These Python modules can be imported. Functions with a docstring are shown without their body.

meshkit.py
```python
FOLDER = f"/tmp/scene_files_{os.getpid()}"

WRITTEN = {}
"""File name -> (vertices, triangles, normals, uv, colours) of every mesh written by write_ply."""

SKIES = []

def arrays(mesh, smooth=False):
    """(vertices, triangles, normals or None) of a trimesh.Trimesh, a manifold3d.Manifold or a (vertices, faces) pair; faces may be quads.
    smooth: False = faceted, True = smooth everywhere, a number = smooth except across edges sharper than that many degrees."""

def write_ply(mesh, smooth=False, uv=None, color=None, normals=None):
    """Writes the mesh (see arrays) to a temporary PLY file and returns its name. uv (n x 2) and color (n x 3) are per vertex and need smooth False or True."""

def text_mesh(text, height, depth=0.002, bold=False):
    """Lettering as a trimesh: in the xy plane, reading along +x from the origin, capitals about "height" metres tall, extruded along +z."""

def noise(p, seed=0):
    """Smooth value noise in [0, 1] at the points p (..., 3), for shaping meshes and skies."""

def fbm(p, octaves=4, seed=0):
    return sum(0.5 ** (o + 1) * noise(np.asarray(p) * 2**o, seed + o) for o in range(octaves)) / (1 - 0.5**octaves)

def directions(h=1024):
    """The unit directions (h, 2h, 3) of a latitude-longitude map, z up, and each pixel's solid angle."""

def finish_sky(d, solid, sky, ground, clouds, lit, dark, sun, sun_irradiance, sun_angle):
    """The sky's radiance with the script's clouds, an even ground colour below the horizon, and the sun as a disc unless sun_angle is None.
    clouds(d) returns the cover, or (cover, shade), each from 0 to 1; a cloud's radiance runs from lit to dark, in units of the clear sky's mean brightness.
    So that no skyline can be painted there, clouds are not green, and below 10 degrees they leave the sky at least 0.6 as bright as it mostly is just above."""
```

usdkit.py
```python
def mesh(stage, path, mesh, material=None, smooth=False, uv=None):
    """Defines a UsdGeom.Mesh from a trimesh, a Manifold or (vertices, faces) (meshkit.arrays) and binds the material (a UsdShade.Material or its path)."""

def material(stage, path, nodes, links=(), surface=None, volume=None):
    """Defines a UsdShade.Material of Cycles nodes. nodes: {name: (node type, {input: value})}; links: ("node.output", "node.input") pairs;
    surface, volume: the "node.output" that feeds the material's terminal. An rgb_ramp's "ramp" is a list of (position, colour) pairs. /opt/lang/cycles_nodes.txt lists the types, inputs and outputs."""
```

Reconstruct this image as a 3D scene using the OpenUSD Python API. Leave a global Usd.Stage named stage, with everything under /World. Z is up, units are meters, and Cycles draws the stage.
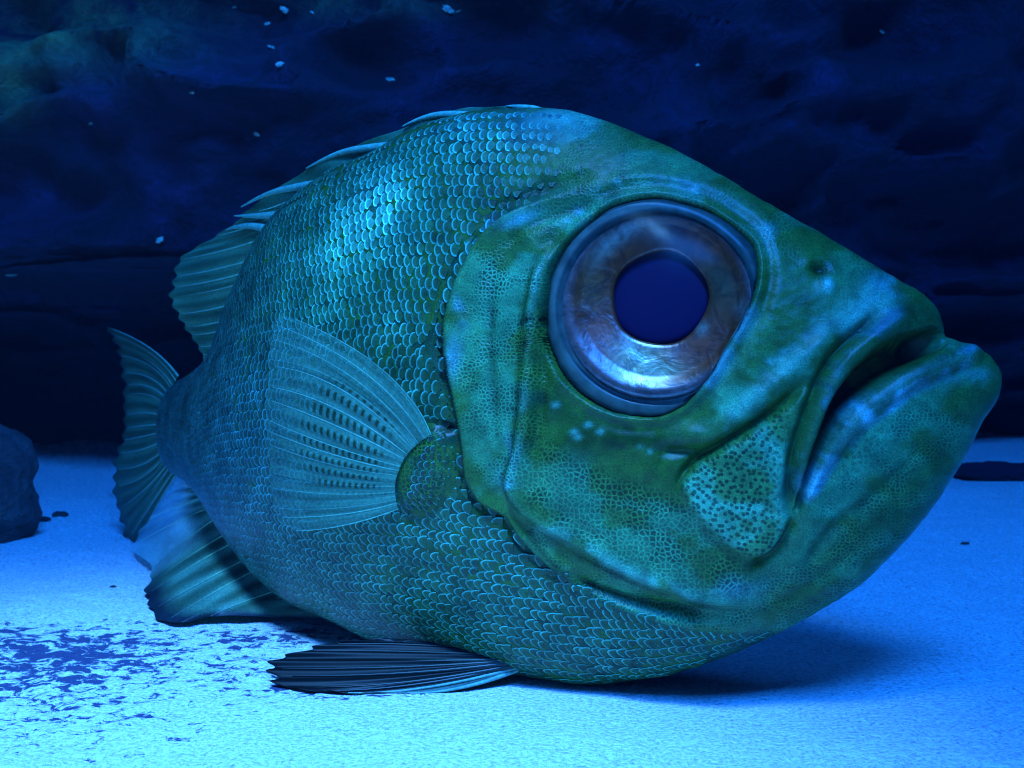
import math, random
import numpy as np
import trimesh
import usdkit
import meshkit
from PIL import Image, ImageDraw
from pxr import Gf, Sdf, Usd, UsdGeom, UsdLux, UsdShade, Vt
from scipy import sparse
from scipy.interpolate import PchipInterpolator, LinearNDInterpolator
from scipy.ndimage import gaussian_filter, gaussian_filter1d, map_coordinates, distance_transform_edt
from scipy.sparse.linalg import spsolve
from scipy.spatial import cKDTree

rng = np.random.default_rng(7)
stage = Usd.Stage.CreateInMemory()
UsdGeom.SetStageUpAxis(stage, UsdGeom.Tokens.z)
UsdGeom.SetStageMetersPerUnit(stage, 1.0)
UsdGeom.Xform.Define(stage, "/World")
UsdGeom.Scope.Define(stage, "/World/Looks")

# ------------------------------------------------------------------ camera
FPX = 1236.0                       # focal length in pixels of a 1024 wide picture
CAM_H = 0.195                      # camera height in the fish's own frame
PITCH = math.atan((384 - 290) / FPX)
SAND_Z = -0.0040
cam = UsdGeom.Camera.Define(stage, "/World/camera")
cam.CreateHorizontalApertureAttr(36.0)
cam.CreateVerticalApertureAttr(27.0)
cam.CreateFocalLengthAttr(36.0 * FPX / 1024)
cam.CreateFStopAttr(26.0)
cam.CreateFocusDistanceAttr(0.555)
cam.CreateClippingRangeAttr(Gf.Vec2f(0.02, 50))
cam.CreateExposureAttr(0.0)
cam.AddTranslateOp().Set(Gf.Vec3d(0, 0, CAM_H))
cam.AddRotateXOp().Set(90 - math.degrees(PITCH))

# ------------------------------------------------------------------ lamps over the tank (blue aquarium lamps) and two added fill lights
BLUE = (0.006, 0.175, 1.0)
CYAN = (0.10, 0.41, 1.0)


def aim(light, pos, target):
    d = np.array(target, float) - np.array(pos, float)
    d /= np.linalg.norm(d)
    x = np.cross(d, [0, 0, 1.0])
    x /= np.linalg.norm(x)
    y = np.cross(x, d)
    m = Gf.Matrix4d(*[float(q) for q in (*x, 0, *y, 0, *(-d), 0, *pos, 1)])
    light.AddTransformOp().Set(m)


def rect_lamp(name, pos, target, w, h, power, color=BLUE, cone=None, soft=0.3):
    l = UsdLux.RectLight.Define(stage, "/World/" + name)
    l.CreateWidthAttr(w)
    l.CreateHeightAttr(h)
    l.CreateIntensityAttr(power)
    l.CreateColorAttr(Gf.Vec3f(*color))
    aim(l, pos, target)
    return l


def spot_lamp(name, pos, target, radius, power, cone, soft, color=BLUE):
    l = UsdLux.SphereLight.Define(stage, "/World/" + name)
    l.CreateRadiusAttr(radius)
    l.CreateIntensityAttr(power)
    l.CreateColorAttr(Gf.Vec3f(*color))
    s = UsdLux.ShapingAPI.Apply(l.GetPrim())
    s.CreateShapingConeAngleAttr(cone)
    s.CreateShapingConeSoftnessAttr(soft)
    aim(l, pos, target)
    return l


rect_lamp("tank_lamp", (0.10, -0.24, 1.25), (0.0, 0.70, 0.05), 0.50, 0.36, 150.0)
rect_lamp("added_fill", (-0.5, -0.5, 0.75), (0.0, 0.65, 0.1), 0.9, 0.6, 2.0, (0.012, 0.19, 1.0))  # added fill from the camera side, not one of the tank lamps
rect_lamp("added_back_fill", (-0.18, 0.86, 1.15), (-0.05, 0.62, 0.2), 0.6, 0.35, 13.0)  # added overhead fill to light the top of the fish's back
spot_lamp("tank_spot", (-0.16, -0.02, 1.25), (-0.20, 0.40, 0.0), 0.10, 1080.0, 18.5, 0.7, CYAN)

# ------------------------------------------------------------------ helpers
def custom(prim, label=None, category=None, group=None, kind=None):
    for k, v in (("label", label), ("category", category), ("group", group), ("kind", kind)):
        if v:
            prim.SetCustomDataByKey(k, v)


COUNT = {}


def path_for(parent, name):
    n = COUNT.get((parent, name), 0)
    COUNT[(parent, name)] = n + 1
    return f"{parent}/{name}" + (f"_{n:03d}" if n else "")


def put(name, mesh, mat, parent="/World", smooth=True, prim=None, **tags):
    """One Mesh prim under parent; prim: {primvar name: (n x 3 array)} per vertex."""
    p = path_for(parent, name)
    m = usdkit.mesh(stage, p, mesh, mat, smooth=smooth)
    for k, a in (prim or {}).items():
        a = np.asarray(a, np.float32)
        UsdGeom.PrimvarsAPI(m).CreatePrimvar(k, Sdf.ValueTypeNames.Color3fArray, "vertex").Set(Vt.Vec3fArray.FromNumpy(a))
    custom(m.GetPrim(), **tags)
    return p


def mat(name, nodes, links, surface):
    return usdkit.material(stage, "/World/Looks/" + name, nodes, links, surface=surface)


def tube(points, radii, sides=8, flat=1.0):
    p = np.asarray(points, float)
    r = np.broadcast_to(radii, (len(p),))
    t = np.gradient(p, axis=0)
    t /= np.linalg.norm(t, axis=1, keepdims=True) + 1e-12
    ref = np.array([0.3, -0.9, 0.2])
    a = np.cross(t, ref)
    a /= np.linalg.norm(a, axis=1, keepdims=True) + 1e-12
    b = np.cross(t, a) * flat
    g = np.arange(sides) * 2 * np.pi / sides
    v = p[:, None] + r[:, None, None] * (np.cos(g)[None, :, None] * a[:, None] + np.sin(g)[None, :, None] * b[:, None])
    f = []
    for i in range(len(p) - 1):
        for j in range(sides):
            k = (j + 1) % sides
            f += [[i * sides + j, i * sides + k, (i + 1) * sides + k], [i * sides + j, (i + 1) * sides + k, (i + 1) * sides + j]]
    n = len(p) * sides
    v = np.vstack([v.reshape(-1, 3), p[:1], p[-1:]])
    for j in range(sides):
        k = (j + 1) % sides
        f += [[n, k, j], [n + 1, (len(p) - 1) * sides + j, (len(p) - 1) * sides + k]]
    return v, np.array(f)


def curve(p, n, closed=False):
    p = np.asarray(p, float)
    if closed:
        p = np.vstack([p, p[:1]])
    t = np.r_[0, np.cumsum(np.linalg.norm(np.diff(p, axis=0), axis=1))]
    u = np.linspace(0, t[-1], n + 1)[:-1] if closed else np.linspace(0, t[-1], n)
    return np.stack([PchipInterpolator(t, p[:, k])(u) for k in range(p.shape[1])], -1)


# ------------------------------------------------------------------ materials
ATT = lambda n: ("attribute", {"attribute": n})
M = {}
# skin of head and body: pigment per vertex, net of tiny skin scales by voronoi cells laid on the fish's side
M["skin"] = mat("skin", {
    "tint": ATT("tint"), "side": ATT("side"), "wts": ATT("wts"), "sep": ("separate_color", {}),
    "warp": ("noise_texture", {"scale": 90.0, "detail": 2.0}), "wsub": ("vector_math", {"math_type": "subtract", "vector2": (0.5, 0.5, 0.5)}),
    "wmul": ("vector_math", {"math_type": "scale", "scale": 0.0016}), "wadd": ("vector_math", {"math_type": "add"}),
    "va": ("voronoi_texture", {"dimensions": "2D", "feature": "distance_to_edge", "scale": 560.0, "randomness": 0.85}),
    "vb": ("voronoi_texture", {"dimensions": "2D", "feature": "distance_to_edge", "scale": 430.0, "randomness": 0.8}),
    "vc": ("voronoi_texture", {"dimensions": "2D", "feature": "f1", "scale": 390.0, "randomness": 0.85}),
    "ea": ("map_range", {"range_type": "smoothstep", "from_min": 0.0, "from_max": 0.36, "to_min": 1.0, "to_max": 0.0}),
    "eb": ("map_range", {"range_type": "smoothstep", "from_min": 0.0, "from_max": 0.30, "to_min": 1.0, "to_max": 0.0}),
    "ec": ("map_range", {"range_type": "smoothstep", "from_min": 0.20, "from_max": 0.44, "to_min": 0.0, "to_max": 1.0}),
    "da": ("mix_float", {"a": 0.62}), "db": ("mix_float", {"a": 0.62}), "dc": ("mix_float", {"a": 0.62}),
    "fa": ("map_range", {"from_min": 0.0, "from_max": 1.0, "to_min": 0.38, "to_max": 1.9}),
    "m1": ("math", {"math_type": "multiply"}), "m2": ("math", {"math_type": "multiply"}),
    "grain": ("noise_texture", {"scale": 1300.0, "detail": 3.0, "roughness": 0.7}),
    "gr": ("map_range", {"from_min": 0.3, "from_max": 0.7, "to_min": 0.5, "to_max": 1.5, "clamp": True}),
    "blot": ("noise_texture", {"scale": 120.0, "detail": 5.0, "roughness": 0.65, "distortion": 0.6}),
    "bl": ("map_range", {"from_min": 0.32, "from_max": 0.68, "to_min": 0.66, "to_max": 1.34, "clamp": True}),
    "m3": ("math", {"math_type": "multiply"}), "m4": ("math", {"math_type": "multiply"}),
    "col": ("vector_math", {"math_type": "scale"}),
    "hsum": ("math", {"math_type": "multiply_add", "value2": 0.35}),
    "bump": ("bump", {"strength": 0.4, "distance": 0.0007}),
    "p": ("principled_bsdf", {"roughness": 0.40, "specular_ior_level": 0.13}),
}, [("wts.color", "sep.color"), ("side.vector", "warp.vector"), ("warp.color", "wsub.vector1"), ("wsub.vector", "wmul.vector1"), ("side.vector", "wadd.vector1"), ("wmul.vector", "wadd.vector2"),
    ("wadd.vector", "va.vector"), ("wadd.vector", "vb.vector"), ("wadd.vector", "vc.vector"),
    ("va.distance", "ea.value"), ("vb.distance", "eb.value"), ("vc.distance", "ec.value"),
    ("sep.r", "da.fac"), ("ea.result", "da.b"), ("da.result", "db.a"), ("sep.g", "db.fac"), ("eb.result", "db.b"), ("db.result", "dc.a"), ("sep.b", "dc.fac"), ("ec.result", "dc.b"),
    ("dc.result", "fa.value"), ("side.vector", "grain.vector"), ("grain.fac", "gr.value"), ("side.vector", "blot.vector"), ("blot.fac", "bl.value"),
    ("fa.result", "m1.value1"), ("gr.result", "m1.value2"), ("m1.value", "m2.value1"), ("bl.result", "m2.value2"),
    ("tint.vector", "col.vector1"), ("m2.value", "col.scale"), ("col.vector", "p.base_color"),
    ("grain.fac", "hsum.value1"), ("dc.result", "hsum.value3"), ("hsum.value", "bump.height"), ("bump.normal", "p.normal")], "p.BSDF")
M["scale"] = mat("scale", {
    "tint": ATT("tint"), "pos": ("geometry", {}), "grain": ("noise_texture", {"scale": 900.0, "detail": 3.0, "roughness": 0.7}),
    "gr": ("map_range", {"from_min": 0.3, "from_max": 0.7, "to_min": 0.7, "to_max": 1.3, "clamp": True}),
    "blot": ("noise_texture", {"scale": 60.0, "detail": 4.0, "roughness": 0.6}),
    "bl": ("map_range", {"from_min": 0.3, "from_max": 0.7, "to_min": 0.5, "to_max": 1.5, "clamp": True}),
    "mm": ("math", {"math_type": "multiply"}), "col": ("vector_math", {"math_type": "scale"}),
    "bump": ("bump", {"strength": 0.5, "distance": 0.0005}),
    "p": ("principled_bsdf", {"roughness": 0.36, "specular_ior_level": 0.14}),
}, [("pos.position", "grain.vector"), ("pos.position", "blot.vector"), ("grain.fac", "gr.value"), ("blot.fac", "bl.value"), ("gr.result", "mm.value1"), ("bl.result", "mm.value2"),
    ("tint.vector", "col.vector1"), ("mm.value", "col.scale"), ("col.vector", "p.base_color"), ("grain.fac", "bump.height"), ("bump.normal", "p.normal")], "p.BSDF")


def fin_material(name, opacity_attr=True, trans=0.45, rough=0.45):
    """Fin skin: pigment in primvar tint, opacity in wts.r"""
    return mat(name, {
        "tint": ATT("tint"), "wts": ATT("wts"), "sep": ("separate_color", {}), "pos": ("geometry", {}),
        "grain": ("noise_texture", {"scale": 700.0, "detail": 4.0, "roughness": 0.7}),
        "gr": ("map_range", {"from_min": 0.3, "from_max": 0.7, "to_min": 0.65, "to_max": 1.35, "clamp": True}),
        "col": ("vector_math", {"math_type": "scale"}),
        "p": ("principled_bsdf", {"roughness": rough, "specular_ior_level": 0.15}),
        "t": ("translucent_bsdf", {}), "mx": ("mix_closure", {"fac": trans}),
        "clear": ("transparent_bsdf", {"color": (0.96, 0.98, 1.0)}), "mo": ("mix_closure", {}),
    }, [("wts.color", "sep.color"), ("pos.position", "grain.vector"), ("grain.fac", "gr.value"), ("tint.vector", "col.vector1"), ("gr.result", "col.scale"),
        ("col.vector", "p.base_color"), ("col.vector", "t.color"), ("p.BSDF", "mx.closure1"), ("t.BSDF", "mx.closure2"),
        ("sep.r", "mo.fac"), ("clear.BSDF", "mo.closure1"), ("mx.closure", "mo.closure2")], "mo.closure")


M["fin"] = fin_material("fin")
M["fin_ray"] = mat("fin_ray", {"tint": ATT("tint"), "pos": ("geometry", {}), "grain": ("noise_texture", {"scale": 500.0, "detail": 3.0}),
    "gr": ("map_range", {"from_min": 0.3, "from_max": 0.7, "to_min": 0.7, "to_max": 1.3, "clamp": True}), "col": ("vector_math", {"math_type": "scale"}),
    "p": ("principled_bsdf", {"roughness": 0.4, "specular_ior_level": 0.2})},
    [("pos.position", "grain.vector"), ("grain.fac", "gr.value"), ("tint.vector", "col.vector1"), ("gr.result", "col.scale"), ("col.vector", "p.base_color")], "p.BSDF")
# eye
M["iris"] = mat("iris", {
    "tint": ATT("tint"), "pos": ("geometry", {}), "n": ("noise_texture", {"scale": 150.0, "detail": 5.0, "roughness": 0.65, "distortion": 1.2}),
    "r": ("map_range", {"from_min": 0.3, "from_max": 0.7, "to_min": 0.45, "to_max": 1.5, "clamp": True}), "col": ("vector_math", {"math_type": "scale"}),
    "n2": ("noise_texture", {"scale": 70.0, "detail": 4.0, "distortion": 0.8}), "bump": ("bump", {"strength": 0.35, "distance": 0.002}),
    "p": ("principled_bsdf", {"metallic": 0.35, "roughness": 0.3})},
    [("pos.position", "n.vector"), ("pos.position", "n2.vector"), ("n.fac", "r.value"), ("tint.vector", "col.vector1"), ("r.result", "col.scale"), ("col.vector", "p.base_color"), ("n2.fac", "bump.height"), ("bump.normal", "p.normal")], "p.BSDF")
M["pupil"] = mat("pupil", {"p": ("principled_bsdf", {"base_color": (0.005, 0.0012, 0.016), "roughness": 0.6, "specular_ior_level": 0.05})}, [], "p.BSDF")
M["eye_ring"] = mat("eye_ring", {"tint": ATT("tint"), "pos": ("geometry", {}), "n": ("noise_texture", {"scale": 130.0, "detail": 4.0}),
    "r": ("map_range", {"from_min": 0.3, "from_max": 0.7, "to_min": 0.6, "to_max": 1.35, "clamp": True}), "col": ("vector_math", {"math_type": "scale"}),
    "p": ("principled_bsdf", {"roughness": 0.35, "specular_ior_level": 0.08})},
    [("pos.position", "n.vector"), ("n.fac", "r.value"), ("tint.vector", "col.vector1"), ("r.result", "col.scale"), ("col.vector", "p.base_color")], "p.BSDF")
M["cornea"] = mat("cornea", {"fr": ("fresnel", {"IOR": 1.09}), "t": ("transparent_bsdf", {"color": (0.94, 0.96, 1.0)}), "g": ("glossy_bsdf", {"color": (1, 1, 1), "roughness": 0.22}), "mx": ("mix_closure", {})},
    [("fr.fac", "mx.fac"), ("t.BSDF", "mx.closure1"), ("g.BSDF", "mx.closure2")], "mx.closure")
# setting
M["sand"] = mat("sand", {
    "pos": ("geometry", {}), "film": ATT("wts"), "sep": ("separate_color", {}),
    "g1": ("noise_texture", {"scale": 430.0, "detail": 4.0, "roughness": 0.75}), "g2": ("voronoi_texture", {"scale": 480.0}), "g3": ("noise_texture", {"scale": 110.0, "detail": 5.0, "roughness": 0.6}),
    "c1": ("rgb_ramp", {"ramp": [(0.3, (0.30, 0.30, 0.30)), (0.5, (0.72, 0.72, 0.70)), (0.72, (0.95, 0.95, 0.93))]}),
    "map": ("mapping", {"scale": (0.75, 1.0, 1.0), "rotation": (0.0, 0.0, -0.25)}), "d1": ("noise_texture", {"scale": 135.0, "detail": 6.0, "roughness": 0.7, "distortion": 0.5}), "d2": ("noise_texture", {"scale": 9.0, "detail": 2.0}),
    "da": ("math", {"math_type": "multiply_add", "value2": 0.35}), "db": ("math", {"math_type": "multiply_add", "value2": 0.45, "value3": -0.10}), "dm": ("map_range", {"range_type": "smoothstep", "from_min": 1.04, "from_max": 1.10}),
    "mx": ("mix_color", {"blend_type": "mix", "b": (0.04, 0.055, 0.13)}),  # dark blue of the shade flecks mixed into the sand colour
    "h1": ("math", {"math_type": "multiply_add", "value2": 0.5}), "bump": ("bump", {"strength": 1.0, "distance": 0.006}),
    "p": ("principled_bsdf", {"roughness": 0.8, "specular_ior_level": 0.2})},
    [("pos.position", "g1.vector"), ("pos.position", "g2.vector"), ("pos.position", "g3.vector"), ("g1.fac", "c1.fac"), ("film.color", "sep.color"), ("pos.position", "map.vector"), ("map.vector", "d1.vector"), ("map.vector", "d2.vector"),
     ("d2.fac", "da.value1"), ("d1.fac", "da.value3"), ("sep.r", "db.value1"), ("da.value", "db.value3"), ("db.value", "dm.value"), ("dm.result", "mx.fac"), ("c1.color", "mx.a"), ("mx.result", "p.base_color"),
     ("g3.fac", "h1.value1"), ("g1.fac", "h1.value3"), ("h1.value", "bump.height"), ("bump.normal", "p.normal")], "p.BSDF")


def rock_material(name, a, b, c):
    return mat(name, {
        "pos": ("geometry", {}), "n1": ("noise_texture", {"scale": 7.0, "detail": 8.0, "roughness": 0.66, "distortion": 0.8}), "n2": ("noise_texture", {"scale": 75.0, "detail": 7.0, "roughness": 0.7}),
        "c1": ("rgb_ramp", {"ramp": [(0.3, a), (0.52, b), (0.72, c)]}), "m": ("map_range", {"from_min": 0.3, "from_max": 0.7, "to_min": 0.55, "to_max": 1.4, "clamp": True}), "col": ("vector_math", {"math_type": "scale"}),
        "wts": ATT("wts"), "sep": ("separate_color", {}), "gm": ("math", {"math_type": "multiply"}), "g2": ("map_range", {"from_min": 0.4, "from_max": 0.6, "clamp": True}), "mg": ("mix_color", {"b": (0.16, 0.22, 0.06)}),
        "h": ("math", {"math_type": "multiply_add", "value2": 0.4}), "bump": ("bump", {"strength": 1.0, "distance": 0.05}), "p": ("principled_bsdf", {"roughness": 0.75, "specular_ior_level": 0.3})},
        [("pos.position", "n1.vector"), ("pos.position", "n2.vector"), ("n1.fac", "c1.fac"), ("n2.fac", "m.value"), ("wts.color", "sep.color"), ("sep.r", "gm.value1"), ("n1.fac", "g2.value"), ("g2.result", "gm.value2"), ("gm.value", "mg.fac"), ("c1.color", "mg.a"), ("mg.result", "col.vector1"), ("m.result", "col.scale"), ("col.vector", "p.base_color"),
         ("n2.fac", "h.value1"), ("n1.fac", "h.value3"), ("h.value", "bump.height"), ("bump.normal", "p.normal")], "p.BSDF")


M["rock"] = rock_material("rock", (0.003, 0.001, 0.005), (0.014, 0.0045, 0.021), (0.055, 0.02, 0.07))
M["boulder"] = rock_material("boulder", (0.015, 0.012, 0.014), (0.05, 0.04, 0.04), (0.18, 0.16, 0.14))
M["crust"] = mat("crust", {"pos": ("geometry", {}), "n": ("noise_texture", {"scale": 200.0, "detail": 4.0}), "c": ("rgb_ramp", {"ramp": [(0.3, (0.10, 0.12, 0.08)), (0.7, (0.45, 0.5, 0.36))]}), "p": ("principled_bsdf", {"roughness": 0.7})},
    [("pos.position", "n.vector"), ("n.fac", "c.fac"), ("c.color", "p.base_color")], "p.BSDF")

# ------------------------------------------------------------------ picture <-> space (for measuring only: everything is placed in metres)
cP, sP = math.cos(PITCH), math.sin(PITCH)


def project(P):
    P = np.asarray(P, float)
    x, dy, dz = P[..., 0], P[..., 1], P[..., 2] - CAM_H
    fw, up = dy * cP - dz * sP, dy * sP + dz * cP
    return np.stack([512 + FPX * x / fw, 384 - FPX * up / fw], -1)


def ray(p):
    p = np.asarray(p, float)
    x, u = (p[..., 0] - 512) / FPX, (384 - p[..., 1]) / FPX
    return np.stack([x, cP + u * sP, -sP + u * cP], -1)


def on_sand(p, z=None):
    d = ray(p)
    k = ((SAND_Z if z is None else z) - CAM_H) / d[..., 2]
    return np.stack([d[..., 0] * k, d[..., 1] * k, CAM_H + d[..., 2] * k], -1)


# ------------------------------------------------------------------ sand
def sand_height(x, y):
    p = np.stack([x, y, np.zeros_like(x)], -1)
    h = 0.006 * (meshkit.fbm(p * 9.0, 3, 3) - 0.5) + 0.0040 * (meshkit.fbm(p * 45.0, 3, 5) - 0.5) + 0.0018 * (meshkit.fbm(p * 170.0, 2, 9) - 0.5)
    d = np.hypot((x - 0.03) / 0.30, (y - 0.64) / 0.16)
    return SAND_Z + h * np.clip(d, 0.25, 1) - 0.0005


def grid_faces(n, m):
    i, j = np.meshgrid(np.arange(n - 1), np.arange(m - 1), indexing="ij")
    a = (i * m + j).ravel()
    return np.vstack([np.stack([a, a + m, a + m + 1], -1), np.stack([a, a + m + 1, a + 1], -1)])


gx = np.unique(np.r_[np.linspace(-2.2, -0.6, 40), np.linspace(-0.6, 0.45, 460), np.linspace(0.45, 2.2, 40)])
gy = np.unique(np.r_[np.linspace(-0.9, 0.42, 30), np.linspace(0.42, 1.2, 360), np.linspace(1.2, 2.4, 120)])
GX, GY = np.meshgrid(gx, gy, indexing="ij")
film = np.exp(-(((GX + 0.27) / 0.20) ** 2 + ((GY - 0.62) / 0.15) ** 2) ** 1.3)  # where flecks of shade are painted into the sand, lower left
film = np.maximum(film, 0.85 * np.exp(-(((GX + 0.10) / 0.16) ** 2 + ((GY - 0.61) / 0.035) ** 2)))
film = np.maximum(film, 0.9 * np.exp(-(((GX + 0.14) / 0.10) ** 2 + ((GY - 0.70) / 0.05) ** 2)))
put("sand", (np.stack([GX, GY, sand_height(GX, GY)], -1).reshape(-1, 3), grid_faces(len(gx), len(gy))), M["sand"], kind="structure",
    label="pale sand of the tank floor with shade painted as dark flecks on its left", prim={"wts": np.repeat(film.reshape(-1, 1), 3, 1)})

# ------------------------------------------------------------------ rock behind
nx, nv = 420, 300
rx, rv = np.linspace(-1.9, 1.9, nx), np.linspace(0, 1, nv)
left = curve([(1.68, -0.06), (1.62, 0.05), (1.52, 0.14), (1.36, 0.195), (1.22, 0.212), (1.13, 0.235), (1.12, 0.30), (1.18, 0.44), (1.30, 0.70), (1.36, 1.1)], nv)
right = curve([(1.78, -0.06), (1.70, 0.02), (1.58, 0.09), (1.50, 0.15), (1.42, 0.20), (1.36, 0.26), (1.33, 0.33), (1.32, 0.44), (1.36, 0.70), (1.40, 1.1)], nv)
w = np.clip((rx + 0.02) / 0.36, 0, 1)
w = (w * w * (3 - 2 * w))[:, None, None]
prof = left[None] * (1 - w) + right[None] * w
RX, _ = np.meshgrid(rx, rv, indexing="ij")
R = np.stack([RX, prof[..., 0], prof[..., 1]], -1)
ry = meshkit.fbm(R * [2.2, 3, 4.5], 4, 11) - 0.5
warp = R + 0.10 * np.stack([meshkit.fbm(R * 4, 2, 21), meshkit.fbm(R * 4, 2, 22), meshkit.fbm(R * 4, 2, 23)], -1)
ridge = 1 - np.abs(2 * meshkit.fbm(warp * [5, 5, 9], 3, 31) - 1)
fine = meshkit.fbm(R * 26, 4, 41) - 0.5
du, dv = np.gradient(R, axis=0), np.gradient(R, axis=1)
nr_ = np.cross(du, dv)
nr_ /= np.linalg.norm(nr_, axis=-1, keepdims=True)
nr_ *= np.where(nr_[..., 1:2] > 0, -1, 1) * 1.0
R = R + np.array([0, -1.0, 0.1]) * (0.24 * ry + 0.085 * (ridge ** 4) + 0.055 * fine + 0.035 * (np.abs(meshkit.fbm(warp * [9, 9, 16], 3, 77) - 0.5) * 2) ** 0.6)[..., None]
rpix = project(R)
moss = np.exp(-(((rpix[..., 0] - 60) / 110) ** 2 + ((rpix[..., 1] - 25) / 38) ** 2)) + 0.8 * np.exp(-(((rpix[..., 0] - 8) / 30) ** 2 + ((rpix[..., 1] - 90) / 40) ** 2)) + 0.5 * np.exp(-(((rpix[..., 0] - 340) / 160) ** 2 + ((rpix[..., 1] - 4) / 14) ** 2))
rock_path = put("rock_wall", (R.reshape(-1, 3), grid_faces(nx, nv)), M["rock"], kind="structure", label="dark rock wall overhanging the sand behind the fish",
                prim={"wts": np.repeat(np.clip(moss, 0, 1).reshape(-1, 1), 3, 1)})
rp, rw = rpix.reshape(-1, 2), R.reshape(-1, 3)
vis = (rw[:, 1] > 0.5) & (rp[:, 0] > -60) & (rp[:, 0] < 1084) & (rp[:, 1] > -60) & (rp[:, 1] < 470)
# nearest rock point per pixel
cell = {}
for q, P in zip(np.round(rp[vis] / 4).astype(int), rw[vis]):
    k = (q[0], q[1])
    if k not in cell or P[1] < cell[k][1]:
        cell[k] = P
cells = np.array(list(cell.keys())) * 4.0
cell_tree, cell_pts = cKDTree(cells), np.array(list(cell.values()))


def lump(r, seed, squash=(1, 1, 1), amp=0.35, freq=1.6, sub=3):
    m = trimesh.creation.icosphere(subdivisions=sub, radius=1.0)
    v = np.array(m.vertices)
    v *= 1 + amp * (meshkit.fbm(v * freq + seed * 7.3, 4, seed)[:, None] - 0.5) * 2
    return trimesh.Trimesh(v * np.array(squash) * r, m.faces, process=False)


flecks = [(280, 8, 5), (265, 22, 3), (312, 12, 2.5), (268, 48, 4), (277, 62, 4.5), (296, 40, 2), (394, 80, 6), (188, 88, 3), (262, 136, 3), (452, 6, 6), (88, 120, 3), (157, 240, 5), (12, 275, 6), (880, 35, 3), (692, 64, 2),
          (240, 5, 2), (455, 12, 3)]
for k, (px, py, r) in enumerate(flecks):
    P = cell_pts[cell_tree.query([px, py])[1]]
    rad = r * P[1] / FPX
    m = lump(rad * 0.55, 100 + k, (1.5, 0.3, 0.5 + 0.5 * rng.random()), 1.0, 2.6, 3)
    m.apply_transform(trimesh.transformations.rotation_matrix(rng.uniform(-0.6, 0.6), [0, 1, 0]))
    m.apply_translation(P + [0, -0.002, 0])
    put("encrusting_patch", m, M["crust"], parent=rock_path)

b = lump(0.047, 3, (0.95, 0.9, 1.18), 0.34, 1.2, 5)
v = np.array(b.vertices)
v += 0.0022 * (meshkit.fbm(v * 160, 3, 8)[:, None] - 0.5) * v / np.linalg.norm(v, axis=1, keepdims=True) * 2
b = trimesh.Trimesh(v + np.array([-0.423, 0.985, 0.034]), b.faces, process=False)
put("boulder", b, M["boulder"], label="rough rounded stone half in sand at the left edge", category="stone")

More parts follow.
